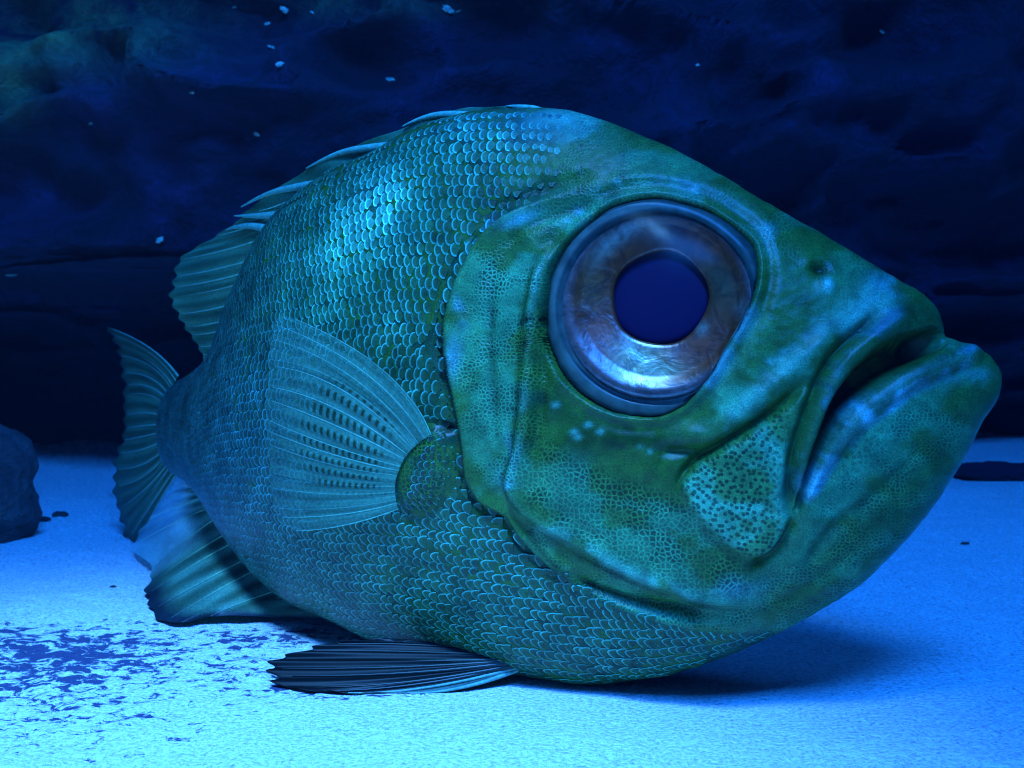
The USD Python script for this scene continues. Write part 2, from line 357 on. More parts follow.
s0, s1 = on_sand((962, 474)), on_sand((1040, 482))
m = lump(1.0, 12, (np.linalg.norm(s1 - s0) * 0.62, 0.022, 0.013), 0.45, 2.3, 4)
m.apply_translation((s0 + s1) / 2 + [0, 0, 0.004])
put("rock_shard", m, M["rock"], label="flat dark rock piece on the sand at the right edge", category="rock")
peb = [((60, 517), 0.0045, "small stone chip on sand right of the rough boulder", "stone chip"), ((44, 521), 0.0035, "tiny stone chip touching the rough boulder's right foot", "stone chip"), ((113, 588), 0.0016, "tiny dark grain on sand left of the anal fin", "grain"),
       ((965, 545), 0.0022, "dark crumb on sand below the lower jaw at right", "grain"), ((910, 489), 0.0014, "tiny dark crumb on sand beside the rock shard", "grain")]
for k, (p, r, lab, cat) in enumerate(peb):
    m = lump(r, 50 + k, (1.5, 1.0, 0.7), 0.5, 2.0, 3)
    m.apply_translation(on_sand(p) + [0, 0, r * 0.4])
    put("stone_chip" if cat == "stone chip" else "dark_grain", m, M["boulder"], label=lab, category=cat)

# ------------------------------------------------------------------ the fish: its own straight frame (s from snout to tail, y to its flanks, z up) laid along a bent spine
SS = np.linspace(-0.1, 0.8, 1801)
TH = gaussian_filter1d(np.radians(np.interp(SS, [-0.1, 0.10, 0.2, 0.3, 0.4, 0.5, 0.6, 0.8], [17, 17, 22, 33, 46, 54, 58, 60])), 40)
dss = SS[1] - SS[0]
SX, SY = -np.cumsum(np.cos(TH)) * dss, np.cumsum(np.sin(TH)) * dss
k0 = int(round(0.1 / dss))
SX += 0.2225 - SX[k0]
SY += 0.555 - SY[k0]
SPHI = np.arctan2(SX, SY)


def bend(q):
    s = q[..., 0]
    x, y, t = np.interp(s, SS, SX), np.interp(s, SS, SY), np.interp(s, SS, TH)
    return np.stack([x + q[..., 1] * np.sin(t), y + q[..., 1] * np.cos(t), q[..., 2]], -1)


def unmid(p):
    """(s, z) where the sight line meets the fish's middle plane"""
    d = ray(p)
    s = np.interp(-np.arctan2(d[..., 0], d[..., 1]), -SPHI, SS)
    k = np.hypot(np.interp(s, SS, SX), np.interp(s, SS, SY)) / np.hypot(d[..., 0], d[..., 1])
    return np.stack([s, CAM_H + k * d[..., 2]], -1)


MIDLINE = [[520.0, 108.0], [560.0, 109.1], [600.0, 119.0], [649.9, 138.1], [700.0, 163.0], [749.9, 192.1], [799.9, 221.1], [850.1, 250.9], [899.7, 280.5], [925.2, 294.8], [940.1, 313.0], [945.4, 335.3], [954.3, 343.2], [975.4, 343.0], [992.1, 356.9], [1001.5, 379.9], [998.5, 396.2], [985.1, 418.1], [970.0, 448.0], [949.7, 481.8], [925.0, 517.0], [899.9, 545.9], [869.7, 576.7], [829.6, 604.4], [779.5, 631.1], [729.6, 654.0], [689.7, 668.0], [639.8, 678.6], [580.0, 682.3], [530.5, 675.6], [470.8, 656.8], [431.0, 649.8], [385.9, 642.4], [345.1, 621.7], [307.8, 607.5], [272.9, 581.4], [234.6, 532.2], [212.0, 500.0], [194.0, 483.0], [172.9, 473.3], [162.5, 448.5], [164.2, 405.9], [178.2, 378.3], [196.0, 377.0], [212.0, 362.0], [234.0, 335.9], [243.8, 299.2], [260.7, 261.4], [280.2, 218.4], [316.3, 185.0], [341.5, 166.7], [382.1, 150.2], [406.1, 134.5], [440.5, 120.7], [480.1, 110.3]]


class Flank:
    """Inflates the fish's side outline: half thickness from a membrane solved over the outline, so that cross sections are near ellipses."""

    def __init__(self, outline, c, nf=360, nr=70):
        self.c = np.asarray(c)
        d = curve(outline, 4000, True) - self.c
        a, r = np.unwrap(np.arctan2(d[:, 1], d[:, 0])), np.hypot(d[:, 0], d[:, 1])
        if a[-1] < a[0]:
            a, r = a[::-1], r[::-1]
        a = np.maximum.accumulate(a)
        A = a[0] + np.arange(8000) * 2 * np.pi / 8000
        R = gaussian_filter1d(np.interp(A, np.r_[a, a + 2 * np.pi], np.r_[r, r]), 15, mode="wrap")
        self.A0, self.R = a[0], R
        q = np.c_[R * np.cos(A), R * np.sin(A)]
        self.L = np.r_[0, np.cumsum(R * 2 * np.pi / 8000 + 0.18 * np.abs(np.diff(np.r_[R, R[0]])))]
        self.A = np.r_[A, A[0] + 2 * np.pi]
        X, Z = self.grid(nf, nr)
        idx = np.zeros((nf, nr + 1), int)
        idx[:, 1:] = 1 + np.arange(nf * nr).reshape(nf, nr)
        P = np.vstack([self.c[None], np.stack([X[:, 1:], Z[:, 1:]], -1).reshape(-1, 2)])
        j = (np.arange(nf) + 1) % nf
        a_, b_, c_, d_ = idx[:, :-1], idx[:, 1:], idx[j, 1:], idx[j, :-1]
        T = np.vstack([np.stack([a_, b_, c_], -1).reshape(-1, 3), np.stack([a_, c_, d_], -1)[:, 1:].reshape(-1, 3)])
        e = [P[T[:, (k + 2) % 3]] - P[T[:, (k + 1) % 3]] for k in range(3)]
        ar = np.abs(e[0][:, 0] * e[1][:, 1] - e[0][:, 1] * e[1][:, 0]) / 2 + 1e-12
        I, J, V, b = [], [], [], np.zeros(len(P))
        for m in range(3):
            np.add.at(b, T[:, m], ar / 3 * 2)
            for n in range(3):
                I.append(T[:, m]), J.append(T[:, n]), V.append((e[m] * e[n]).sum(1) / (4 * ar))
        K = sparse.csr_matrix((np.concatenate(V), (np.concatenate(I), np.concatenate(J))), (len(P),) * 2)
        free = np.ones(len(P), bool)
        free[idx[:, -1]] = False
        f = np.zeros(len(P))
        f[free] = spsolve(K[free][:, free].tocsc(), b[free])
        self.G, self.nf, self.nr = f[idx], nf, nr

    def grid(self, nf, nr):
        rho = np.sin(np.pi / 2 * np.arange(nr + 1) / nr) ** 0.85
        A = np.interp(np.arange(nf) / nf * self.L[-1], self.L, self.A)
        R = np.interp((A - self.A0) % (2 * np.pi), np.arange(8001) * 2 * np.pi / 8000, np.r_[self.R, self.R[:1]])
        return self.c[0] + rho[None] * (R * np.cos(A))[:, None], self.c[1] + rho[None] * (R * np.sin(A))[:, None]

    def sample(self, nf, nr):
        X, Z = self.grid(nf, nr)
        Gp = np.vstack([self.G[-3:], self.G, self.G[:3]])
        G = map_coordinates(Gp, np.meshgrid(np.arange(nf) / nf * self.nf + 3, np.arange(nr + 1) / nr * self.nr, indexing="ij"), order=3, mode="nearest")
        G[:, -1], G[:, 0] = 0, self.G[0, 0]
        return X, np.sqrt(np.maximum(G, 0)) * np.interp(X, [0, 0.05, 0.12, 0.2, 0.35, 0.45, 0.6], [0.50, 0.50, 0.50, 0.46, 0.44, 0.42, 0.40]), Z


NF, NR, FAR = 1400, 300, 5
flank = Flank(unmid(np.array(MIDLINE)), unmid(np.array([692.0, 302.0])))
X, Yh, Z = flank.sample(NF, NR)
near0 = np.stack([X, -Yh, Z], -1)
pix = project(bend(near0))                                     # where each point of the seen flank falls in the picture


# ---- relief (millimetres) and pigment of one flank, drawn on a side view; the other flank gets the same
W2, H2 = 1024, 768


def area(pts, blur, smooth=True):
    q = curve(pts, 300, True) if smooth else np.array(pts, float)
    im = Image.new("L", (W2 * 2, H2 * 2))
    ImageDraw.Draw(im).polygon([tuple(p * 2) for p in q], fill=255)
    a = np.asarray(im, float).reshape(H2, 2, W2, 2).mean((1, 3)) / 255
    return gaussian_filter(a, blur) if blur else a


GY_, GX_ = np.mgrid[0:H2, 0:W2]


def line(pts, reach=60):
    """(distance, signed side, place along 0..1) of every pixel to a smooth line, within reach"""
    q = curve(pts, 500)
    x0, y0, x1, y1 = max(int(q[:, 0].min() - reach), 0), max(int(q[:, 1].min() - reach), 0), min(int(q[:, 0].max() + reach), W2), min(int(q[:, 1].max() + reach), H2)
    sub = np.stack([GX_[y0:y1, x0:x1], GY_[y0:y1, x0:x1]], -1).astype(float)
    d, i = cKDTree(q).query(sub.reshape(-1, 2))
    t = np.gradient(q, axis=0)[i]
    s = t[:, 0] * (sub.reshape(-1, 2) - q[i])[:, 1] - t[:, 1] * (sub.reshape(-1, 2) - q[i])[:, 0]
    D, S, U = np.full((H2, W2), 1e3), np.ones((H2, W2)), np.zeros((H2, W2))
    sh = sub.shape[:2]
    D[y0:y1, x0:x1], S[y0:y1, x0:x1], U[y0:y1, x0:x1] = d.reshape(sh), np.sign(s).reshape(sh), (i / 499).reshape(sh)
    return D, S, U


def ends(U, a=0.08, b=0.08):
    return np.clip(U / a, 0, 1) * np.clip((1 - U) / b, 0, 1)


def ridge_(pts, w, fade=0.1):
    D, S, U = line(pts, 5 * w)
    return np.exp(-(D / w) ** 2) * (ends(U, fade, fade) if fade else 1)


def lip_edge(pts, w_in, w_out, side, fade=0.08):
    """1 at the line, falling slowly over w_in on one side and fast over w_out on the other"""
    D, S, U = line(pts, 3 * w_in)
    return np.where(S == side, np.exp(-(D / w_in)), np.exp(-(D / w_out) ** 2)) * ends(U, fade, fade)


def spot(x, y, rx_, ry_=None, ang=0.0):
    c, s = math.cos(ang), math.sin(ang)
    dx, dy = GX_ - x, GY_ - y
    return np.exp(-((dx * c + dy * s) / rx_) ** 2 - ((-dx * s + dy * c) / (ry_ or rx_)) ** 2)


GILL = [(548, 200), (505, 220), (474, 250), (454, 290), (444, 335), (448, 370), (455, 400), (463, 440), (467, 478), (480, 500), (506, 515), (522, 538), (548, 563), (590, 590), (640, 612), (700, 628), (770, 634)]
HEAD = area(GILL + [(900, 640), (1023, 420), (1000, 260), (800, 60), (600, 60)], 1.2, False)
ORBIT = [(653, 198), (697, 207), (733, 227), (754, 248), (757, 268), (752, 295), (741, 320), (722, 352), (703, 382), (676, 408), (652, 415), (620, 412), (587, 397), (560, 368), (547, 326), (550, 284), (566, 247), (591, 222), (620, 204)]
GROOVE = [(884, 306), (862, 328), (836, 352), (820, 378), (805, 414), (792, 455), (788, 495), (793, 516)]
GAPE = [(946, 341), (915, 352), (885, 366), (858, 385), (838, 406), (822, 436), (810, 470), (801, 496), (796, 514)]
MOUTH = [(947, 341), (936, 330), (905, 338), (880, 350), (858, 370), (838, 396), (830, 412), (818, 445), (806, 480), (797, 514), (808, 482), (823, 448), (842, 416), (866, 394), (895, 373), (925, 356)]
LOWLIP = [(984, 353), (955, 362), (925, 374), (893, 392), (858, 420), (830, 452), (806, 500)]
LOWLIP_EDGE = [(985, 366), (960, 372), (930, 384), (902, 400), (868, 430), (838, 463), (812, 500)]
MAXILLA = [(681, 486), (700, 462), (735, 442), (768, 420), (800, 392), (812, 388), (800, 425), (790, 460), (785, 492), (788, 520), (780, 542), (762, 556), (738, 551), (708, 526)]
MAX_GROOVE = [(676, 492), (690, 466), (716, 448), (745, 430), (778, 408), (806, 384)]
PREOP = [(552, 240), (536, 280), (527, 340), (524, 400), (518, 450), (510, 482), (524, 508), (560, 532), (610, 560), (660, 582), (715, 598), (765, 604)]
CREVICE = [(563, 568), (590, 585), (625, 598), (665, 607), (712, 612)]
PECT = [(441, 428), (448, 450), (446, 480), (432, 503), (412, 508), (400, 490), (402, 465), (415, 442)]

fade_top = np.clip((GY_ - 175) / 50.0, 0, 1)
Hm = np.zeros((H2, W2))
D, S, U = line(GILL, 130)
gill_in = np.where(HEAD > 0.5, np.exp(-D / 45), np.exp(-(D / 2.2) ** 2))
low_soft = 1 - 0.6 * np.clip((GX_ - 500) / 80.0, 0, 1)
Hm += 3.8 * gill_in * fade_top * low_soft * ends(U, 0.05, 0.15)
Hm -= 2.6 * np.exp(-((np.where(HEAD > 0.5, 99, D) - 5) / 4.5) ** 2) * fade_top * low_soft * ends(U, 0.15, 0.2)
Hm += 4.2 * lip_edge(PREOP, 17, 3.5, -1)
Hm -= 2.2 * ridge_([(552, 262), (545, 320), (544, 380), (538, 430), (528, 470)], 6)
Hm += 1.8 * ridge_([(537, 262), (533, 330), (532, 400), (522, 455)], 5)
Hm -= 5.0 * ridge_(CREVICE, 5.5, 0.2)
Hm -= 1.8 * ridge_([(500, 262), (492, 330), (496, 400), (500, 460)], 5, 0.25)
Hm += 1.4 * ridge_([(575, 420), (565, 440), (560, 470), (580, 510), (630, 540)], 8, 0.25)
Hm -= 1.4 * ridge_([(930, 440), (880, 490), (830, 532), (800, 575)], 6, 0.2)
Hm -= 1.6 * ridge_([(745, 612), (790, 598), (835, 568), (870, 540)], 5, 0.25)
Hm += 1.2 * ridge_([(560, 545), (610, 572), (680, 596), (740, 608)], 5, 0.2)
Hm += 2.6 * ridge_([(540, 560), (585, 592), (640, 612), (705, 622), (760, 622)], 9, 0.2)
Hm -= 1.3 * ridge_([(506, 512), (520, 520), (530, 536)], 7, 0.2)
Hm += 3.2 * area(MAXILLA, 3.0)
Hm -= 4.5 * ridge_(MAX_GROOVE, 5.0, 0.15)
Hm -= 2.8 * ridge_([(650, 452), (690, 452), (716, 447)], 6, 0.3)
Hm += 2.8 * ridge_([(655, 432), (700, 436), (740, 412), (790, 372), (820, 345), (850, 325)], 11, 0.15)
Hm -= 5.0 * ridge_(GROOVE, 5.5, 0.12)
Hm += 2.8 * ridge_([(915, 312), (880, 334), (850, 358), (830, 388), (815, 424), (803, 460), (796, 496)], 9, 0.06)
Hm -= 22.0 * area(MOUTH, 2.2, False)
Hm += 2.8 * ridge_(LOWLIP, 10, 0.04)
Hm -= 1.6 * ridge_(LOWLIP_EDGE, 5, 0.1)
Hm -= 3.6 * ridge_([(797, 513), (787, 532), (770, 556), (746, 566)], 5, 0.2)
Hm += 1.2 * ridge_([(826, 500), (800, 540), (790, 580)], 16, 0.2)
eye_m = area(ORBIT, 1.6)
Dorb = np.where(eye_m > 0.5, 0, distance_transform_edt(eye_m < 0.5))
Hm += 1.8 * np.exp(-(Dorb / 7.0) ** 2) * (1 - eye_m)
Hm -= 1.8 * np.exp(-((Dorb - 15) / 6.0) ** 2) * (1 - eye_m) * np.where(GX_ > 600, 0.8, 0.5)
Hm -= 15.0 * area(ORBIT, 2.0) + 18.0 * area(ORBIT, 10.0) ** 3
Hm += -3.0 * spot(820, 268, 8, 6, 0.3) + 2.4 * spot(827, 285, 7, 8) + 1.0 * spot(808, 262, 6)
Hm += 1.6 * ridge_([(600, 186), (650, 179), (700, 186), (745, 207), (772, 240), (775, 275)], 8, 0.15)
for k_, pts in enumerate([[(474, 252), (498, 226), (530, 208), (575, 194)], [(500, 262), (522, 232), (560, 212), (600, 200)], [(478, 230), (500, 208), (540, 190), (600, 172)]]):
    Hm += (2.0, -1.6, -1.5)[k_] * ridge_(pts, 6, 0.2)
Hm += 1.6 * spot(456, 357, 6, 20, 0.1) + 1.2 * spot(462, 315, 6, 18, -0.25)
Hm -= 1.6 * spot(438, 356, 5, 22)
Hm += 5.0 * area(PECT, 7) - 5.0 * spot(446, 427, 8, 4, 0.5) - 1.5 * spot(405, 512, 14, 6, 0.6)
Hm += 0.8 * spot(885, 288, 22, 14, 0.6) - 0.8 * spot(905, 318, 26, 9, -0.75)
Hm += 2.0 * spot(965, 400, 20, 34, 0.5) - 0.8 * ridge_([(975, 420), (940, 455), (890, 490), (840, 530), (800, 575)], 10, 0.2)

# pigment (base colours), with fold shade, mouth shade and back sheen painted in
OLIVE, DEEP, TEAL, PALE, BLUISH = np.array([0.12, 0.21, 0.030]), np.array([0.05, 0.10, 0.010]), np.array([0.12, 0.38, 0.17]), np.array([0.34, 0.66, 0.48]), np.array([0.22, 0.40, 0.40])
C = np.ones((H2, W2, 3)) * (0.6 * OLIVE + 0.4 * TEAL)


def paint(mask, col, a=1.0):
    global C
    C = C + (np.clip(mask * a, 0, 1))[..., None] * (np.asarray(col) - C)


paint(1 - HEAD, 0.62 * TEAL + 0.38 * OLIVE)
paint(gaussian_filter((1 - HEAD) * np.clip((600 - GX_) / 90.0, 0, 1), 2), DEEP * 0.5, 0.0)
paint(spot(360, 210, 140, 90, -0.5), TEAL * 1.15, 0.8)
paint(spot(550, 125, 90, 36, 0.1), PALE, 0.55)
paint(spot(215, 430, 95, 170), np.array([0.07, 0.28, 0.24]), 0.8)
paint(spot(380, 208, 46, 24, -0.8), PALE * 1.25, 0.75)  # highlight on the upper back, painted as a pale patch
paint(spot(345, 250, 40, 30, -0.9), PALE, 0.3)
paint(spot(560, 170, 80, 26, -0.1), OLIVE, 0.5)
paint(area([(500, 240), (545, 205), (620, 190), (560, 250), (548, 300), (545, 400), (530, 470), (500, 480), (475, 400), (470, 300)], 10), TEAL, 0.75)
paint(area([(545, 215), (600, 185), (660, 172), (735, 190), (700, 180), (640, 165), (580, 170), (540, 190)], 7), OLIVE, 0.8)
paint(ridge_([(556, 250), (538, 300), (530, 380), (528, 460)], 10), DEEP, 0.55)
paint(ridge_([(545, 420), (560, 440), (600, 440), (660, 440), (700, 430)], 15), DEEP, 0.7)
paint(area([(545, 350), (575, 400), (620, 424), (680, 428), (730, 428), (690, 455), (676, 498), (640, 495), (590, 465), (556, 430)], 9), DEEP * 0.6, 0.7)
paint(area([(540, 300), (548, 340), (575, 395), (620, 420), (670, 425), (700, 425), (730, 425), (690, 455), (676, 500), (640, 500), (600, 480), (560, 455), (540, 400)], 9), DEEP, 0.9)
paint(area([(560, 450), (640, 490), (690, 515), (720, 548), (690, 580), (600, 545), (550, 510)], 9), TEAL * 0.8 + OLIVE * 0.2, 0.8)
paint(area([(735, 205), (780, 225), (830, 250), (835, 280), (800, 320), (765, 350), (740, 380), (760, 330), (768, 280), (760, 245)], 8), OLIVE, 0.85)
paint(area([(770, 330), (800, 330), (830, 335), (800, 380), (760, 405), (700, 430), (720, 400)], 8), TEAL * 1.1, 0.8)
paint(ridge_([(665, 186), (700, 190), (738, 205), (768, 232), (772, 262)], 9, 0.2), PALE, 0.6)
paint(ridge_([(760, 275), (748, 310), (728, 348), (706, 385), (680, 412)], 10, 0.2), BLUISH, 0.8)
paint(ridge_([(660, 428), (705, 430), (745, 405), (790, 365), (825, 335)], 8, 0.2), PALE, 0.35)
paint(area([(835, 320), (860, 300), (880, 272), (900, 282), (890, 305), (865, 325), (845, 345)], 8), PALE, 0.6)
paint(spot(887, 284, 16, 10, 0.4), BLUISH * 1.3, 0.4)
paint(spot(790, 205, 30, 8, 0.55), PALE, 0.35)
paint(spot(827, 286, 6, 8), PALE * 1.15, 0.9)
paint(spot(820, 268, 10, 8), DEEP * 0.45, 0.95)
paint(area([(880, 330), (920, 300), (945, 318), (944, 340), (900, 352), (870, 366), (850, 385)], 6), DEEP * 0.85, 0.75)
paint(ridge_([(905, 305), (872, 334), (845, 360), (826, 392), (812, 430), (802, 465), (796, 500)], 7, 0.06), BLUISH * 0.62, 0.85)
paint(ridge_(GROOVE, 3.5, 0.1), DEEP * 0.3, 0.8)
paint(area(MOUTH, 2.0, False), np.array([0.012, 0.02, 0.006]), 1.0)  # mouth interior painted extra dark to stand in for shade
paint(area([(955, 345), (990, 358), (1000, 385), (985, 418), (960, 460), (920, 520), (870, 575), (800, 625), (740, 640), (760, 590), (800, 540), (840, 480), (900, 410)], 8), TEAL * 0.62 + OLIVE * 0.38, 0.8)
paint(ridge_([(965, 420), (930, 470), (880, 520), (830, 560), (790, 590)], 14, 0.2), OLIVE * 0.9, 0.75)
paint(ridge_([(930, 400), (880, 440), (840, 490), (812, 545)], 16, 0.2), TEAL * 1.05, 0.75)
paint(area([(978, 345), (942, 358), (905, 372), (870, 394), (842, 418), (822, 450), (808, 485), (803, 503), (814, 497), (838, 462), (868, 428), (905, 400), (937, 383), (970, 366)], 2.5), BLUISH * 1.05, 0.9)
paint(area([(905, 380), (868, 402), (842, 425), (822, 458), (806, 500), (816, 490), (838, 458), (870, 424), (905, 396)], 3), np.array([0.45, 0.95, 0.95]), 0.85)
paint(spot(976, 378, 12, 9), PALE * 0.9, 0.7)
paint(area(MAXILLA, 3), TEAL * 1.15 + 0.05, 0.9)
paint(ridge_(MAX_GROOVE, 5, 0.12), DEEP * 0.4, 0.85)
paint(ridge_([(510, 482), (524, 508), (560, 532), (610, 560), (660, 582), (715, 598)], 8, 0.15), PALE, 0.5)
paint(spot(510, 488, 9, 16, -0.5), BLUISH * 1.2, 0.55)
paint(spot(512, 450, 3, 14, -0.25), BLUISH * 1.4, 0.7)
paint(ridge_([(585, 588), (640, 606), (710, 618), (770, 615)], 12, 0.2), TEAL * 1.05, 0.6)
paint(spot(735, 588, 30, 12), BLUISH * 0.9, 0.5)
paint(ridge_(CREVICE, 3.5, 0.15), DEEP * 0.45, 0.8)
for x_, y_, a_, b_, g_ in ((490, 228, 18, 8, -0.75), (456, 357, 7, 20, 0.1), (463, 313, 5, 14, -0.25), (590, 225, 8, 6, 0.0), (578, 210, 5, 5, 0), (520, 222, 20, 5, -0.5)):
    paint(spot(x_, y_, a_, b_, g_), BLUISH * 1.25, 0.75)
paint(ridge_(GILL[3:12], 4, 0.2), DEEP * 0.7, 0.55)
paint(area(PECT, 5), DEEP * 0.9, 0.6)
paint(spot(446, 427, 9, 5, 0.5), DEEP * 0.2, 0.95)
for x_, y_ in ((568, 220), (588, 425), (575, 432), (640, 448), (650, 452), (556, 405), (600, 432), (578, 437), (618, 182), (800, 335), (785, 352), (770, 362), (812, 320)):
    paint(spot(x_, y_, 4, 3), PALE, 0.6)
off = lambda pts, dx, dy: [(a + dx, b + dy) for a, b in pts]  # fold lines below: olive pigment with crease shade painted in
paint(ridge_(off(PREOP[:7], -6, 2), 3.2, 0.15), DEEP * 0.35, 0.75)
paint(ridge_(off(PREOP[6:], -3, 8), 3.2, 0.2), DEEP * 0.35, 0.7)
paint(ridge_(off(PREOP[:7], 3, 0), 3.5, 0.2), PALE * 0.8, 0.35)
paint(ridge_([(552, 262), (546, 320), (545, 380), (538, 430), (528, 470)], 5, 0.2), DEEP * 0.45, 0.7)
paint(ridge_([(500, 262), (492, 330), (496, 400), (500, 460)], 3.5, 0.25), DEEP * 0.6, 0.6)
paint(ridge_([(500, 262), (522, 232), (560, 212), (600, 200)], 4, 0.25), DEEP * 0.5, 0.6)
paint(ridge_([(478, 230), (500, 208), (540, 190), (600, 172)], 4, 0.25), DEEP * 0.6, 0.5)
paint(ridge_([(508, 513), (522, 524), (545, 552), (580, 585)], 4, 0.2), DEEP * 0.4, 0.7)
paint(ridge_([(797, 513), (787, 532), (770, 556), (746, 566)], 3.5, 0.2), DEEP * 0.4, 0.65)
paint(ridge_([(650, 452), (690, 453), (716, 448)], 4, 0.3), DEEP * 0.4, 0.7)
paint(ridge_([(930, 440), (880, 490), (830, 532), (800, 575)], 5, 0.2), DEEP * 0.8, 0.45)
paint(ridge_([(575, 425), (600, 440), (650, 452)], 6, 0.3), DEEP * 0.5, 0.6)
C = np.clip(C, 0.01, 0.95)
# how much the net of tiny skin scales shows: fine net, wide net, dark spots
wts = np.zeros((H2, W2, 3))
wts[..., 0] = np.clip(0.75 * area([(480, 260), (530, 250), (548, 320), (545, 420), (530, 480), (490, 490), (468, 440), (455, 330)], 6) + 0.55 * area(PECT, 3) + 0.7 * area([(905, 405), (975, 410), (900, 540), (790, 640), (700, 635), (540, 570), (520, 500), (700, 600), (790, 560), (840, 480)], 8)
                      + 0.35 * HEAD * np.clip((340 - GY_) / 100.0, 0, 1), 0, 1) * (1 - eye_m)
wts[..., 1] = np.clip(0.95 * area(PECT, 3) + 0.95 * area([(545, 440), (600, 470), (680, 500), (735, 555), (760, 600), (690, 585), (600, 545), (535, 510), (525, 470)], 6), 0, 1)
wts[..., 2] = 0.95 * area(MAXILLA, 3) * np.clip((800 - GX_) / 20.0, 0, 1) + 0.5 * spot(858, 455, 32, 18, -0.7)
wts[..., 0] *= 1 - np.clip(wts[..., 1] + wts[..., 2], 0, 1)
lipm = np.clip(ridge_(LOWLIP, 12, 0) + area(MOUTH, 4, False) + ridge_(GROOVE, 16, 0), 0, 1)
wts *= (1 - lipm)[..., None]


def at(img, p, order=1):
    c = [np.clip(p[..., 1], 0, H2 - 1), np.clip(p[..., 0], 0, W2 - 1)]
    return map_coordinates(img, c, order=order, mode="nearest") if img.ndim == 2 else np.stack([map_coordinates(img[..., k], c, order=order, mode="nearest") for k in range(3)], -1)


# ---- one closed body mesh: seen flank fine, other flank coarser, sharing the ring along the middle
step = list(range(0, NR, FAR))
nn = NF * NR + 1
V0 = np.vstack([near0[0, :1], near0[:, 1:].reshape(-1, 3), (near0[0, :1] * [1, -1, 1]), (near0[:, step[1:]] * [1, -1, 1]).reshape(-1, 3)])
idn = np.zeros((NF, NR + 1), int)
idn[:, 1:] = 1 + np.arange(NF * NR).reshape(NF, NR)
idf = np.zeros((NF, len(step) + 1), int)
idf[:, 0] = nn
idf[:, 1:-1] = nn + 1 + np.arange(NF * (len(step) - 1)).reshape(NF, -1)
idf[:, -1] = idn[:, -1]
jn = (np.arange(NF) + 1) % NF


def fan(idx, flip):
    a, b, c, d = idx[:, :-1], idx[:, 1:], idx[jn, 1:], idx[jn, :-1]
    f = np.vstack([np.stack([a, b, c], -1).reshape(-1, 3), np.stack([a, c, d], -1)[:, 1:].reshape(-1, 3)])
    return f[:, ::-1] if flip else f


Fb = np.vstack([fan(idn, False), fan(idf, True)])


def normals(v, f):
    n = np.zeros_like(v)
    c = np.cross(v[f[:, 1]] - v[f[:, 0]], v[f[:, 2]] - v[f[:, 0]])
    for k in range(3):
        np.add.at(n, f[:, k], c)
    return n / np.maximum(np.linalg.norm(n, axis=1, keepdims=True), 1e-15)


N0 = normals(V0, Fb)
if N0[idn[:, 50].mean().astype(int)][1] > 0:
    Fb, N0 = Fb[:, ::-1], -N0
src = np.r_[0, 1 + np.arange(NF * NR), 0, idn[:, step[1:]].ravel()]      # the seen flank's point that each vertex takes its relief and pigment from
pv = np.vstack([pix[0, :1], pix[:, 1:].reshape(-1, 2)])[src]
lump_ = 1.2 * (meshkit.fbm(V0 * [60, 0, 60], 3, 5) - 0.5) + 0.5 * (meshkit.fbm(V0 * [220, 0, 220], 3, 6) - 0.5)
rimf = np.r_[np.ones(1), np.tile(np.clip((1 - np.sin(np.pi / 2 * np.arange(1, NR + 1) / NR) ** 0.85) / 0.012, 0.15, 1), NF)][src]   # relief eases off where the flanks meet
back = np.clip((pv[:, 0] - 330) / 60, 0, 1)
mm = at(gaussian_filter(Hm, 0.8), pv) * np.where(pv[:, 0] > 930, 0.35 + 0.65 * rimf, rimf) + lump_ * (0.35 + 0.65 * back)
VS = V0 + N0 * (mm * 0.001)[:, None]
VS[idn[:, -1], 1] = 0.0
VB = bend(VS)
Fb = Fb[:, ::-1]                                              # the bend mirrors the frame
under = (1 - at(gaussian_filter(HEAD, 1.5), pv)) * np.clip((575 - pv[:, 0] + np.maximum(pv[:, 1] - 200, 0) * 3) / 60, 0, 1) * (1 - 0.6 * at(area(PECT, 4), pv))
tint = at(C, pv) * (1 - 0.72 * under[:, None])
mott = meshkit.fbm(V0 * [75, 0, 75] + 3, 4, 17)[:, None]
tint = tint * (0.40 + 0.85 * mott) * 0.70
olv = np.clip((meshkit.fbm(V0 * [55, 0, 55] + 9, 4, 23) - 0.45) * 7, 0, 1)[:, None] * 0.80
tint = tint + olv * (np.array([0.055, 0.10, 0.011]) - tint)
tint = tint * np.array([0.22, 0.42, 0.40])
patchy = np.clip((meshkit.fbm(V0 * [90, 0, 90] + 5, 3, 29) - 0.34) * 4, 0.12, 1)[:, None]
FISH = "/World/fish"
fx = UsdGeom.Xform.Define(stage, FISH)
custom(fx.GetPrim(), label="big-eyed olive and teal fish resting on pale sand, mouth turned up", category="fish")
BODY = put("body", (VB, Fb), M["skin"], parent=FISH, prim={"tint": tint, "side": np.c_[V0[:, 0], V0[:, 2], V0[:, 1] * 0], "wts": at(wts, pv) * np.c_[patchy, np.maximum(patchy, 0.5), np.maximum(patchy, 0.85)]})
NB = normals(VB, Fb)
near_v, near_n = VB[:nn], NB[:nn]
eye_to = np.array([0, 0, CAM_H]) - near_v
facing = (near_n * eye_to).sum(1) / np.linalg.norm(eye_to, axis=1)
B0 = bend(V0)
NB0 = normals(B0, Fb)                                          # the smooth flank without relief
f0 = (NB0[:nn] * eye_to).sum(1) / np.linalg.norm(eye_to, axis=1)
sel = np.where(f0 > 0.03)[0]
pick = cKDTree(project(B0[:nn])[sel])


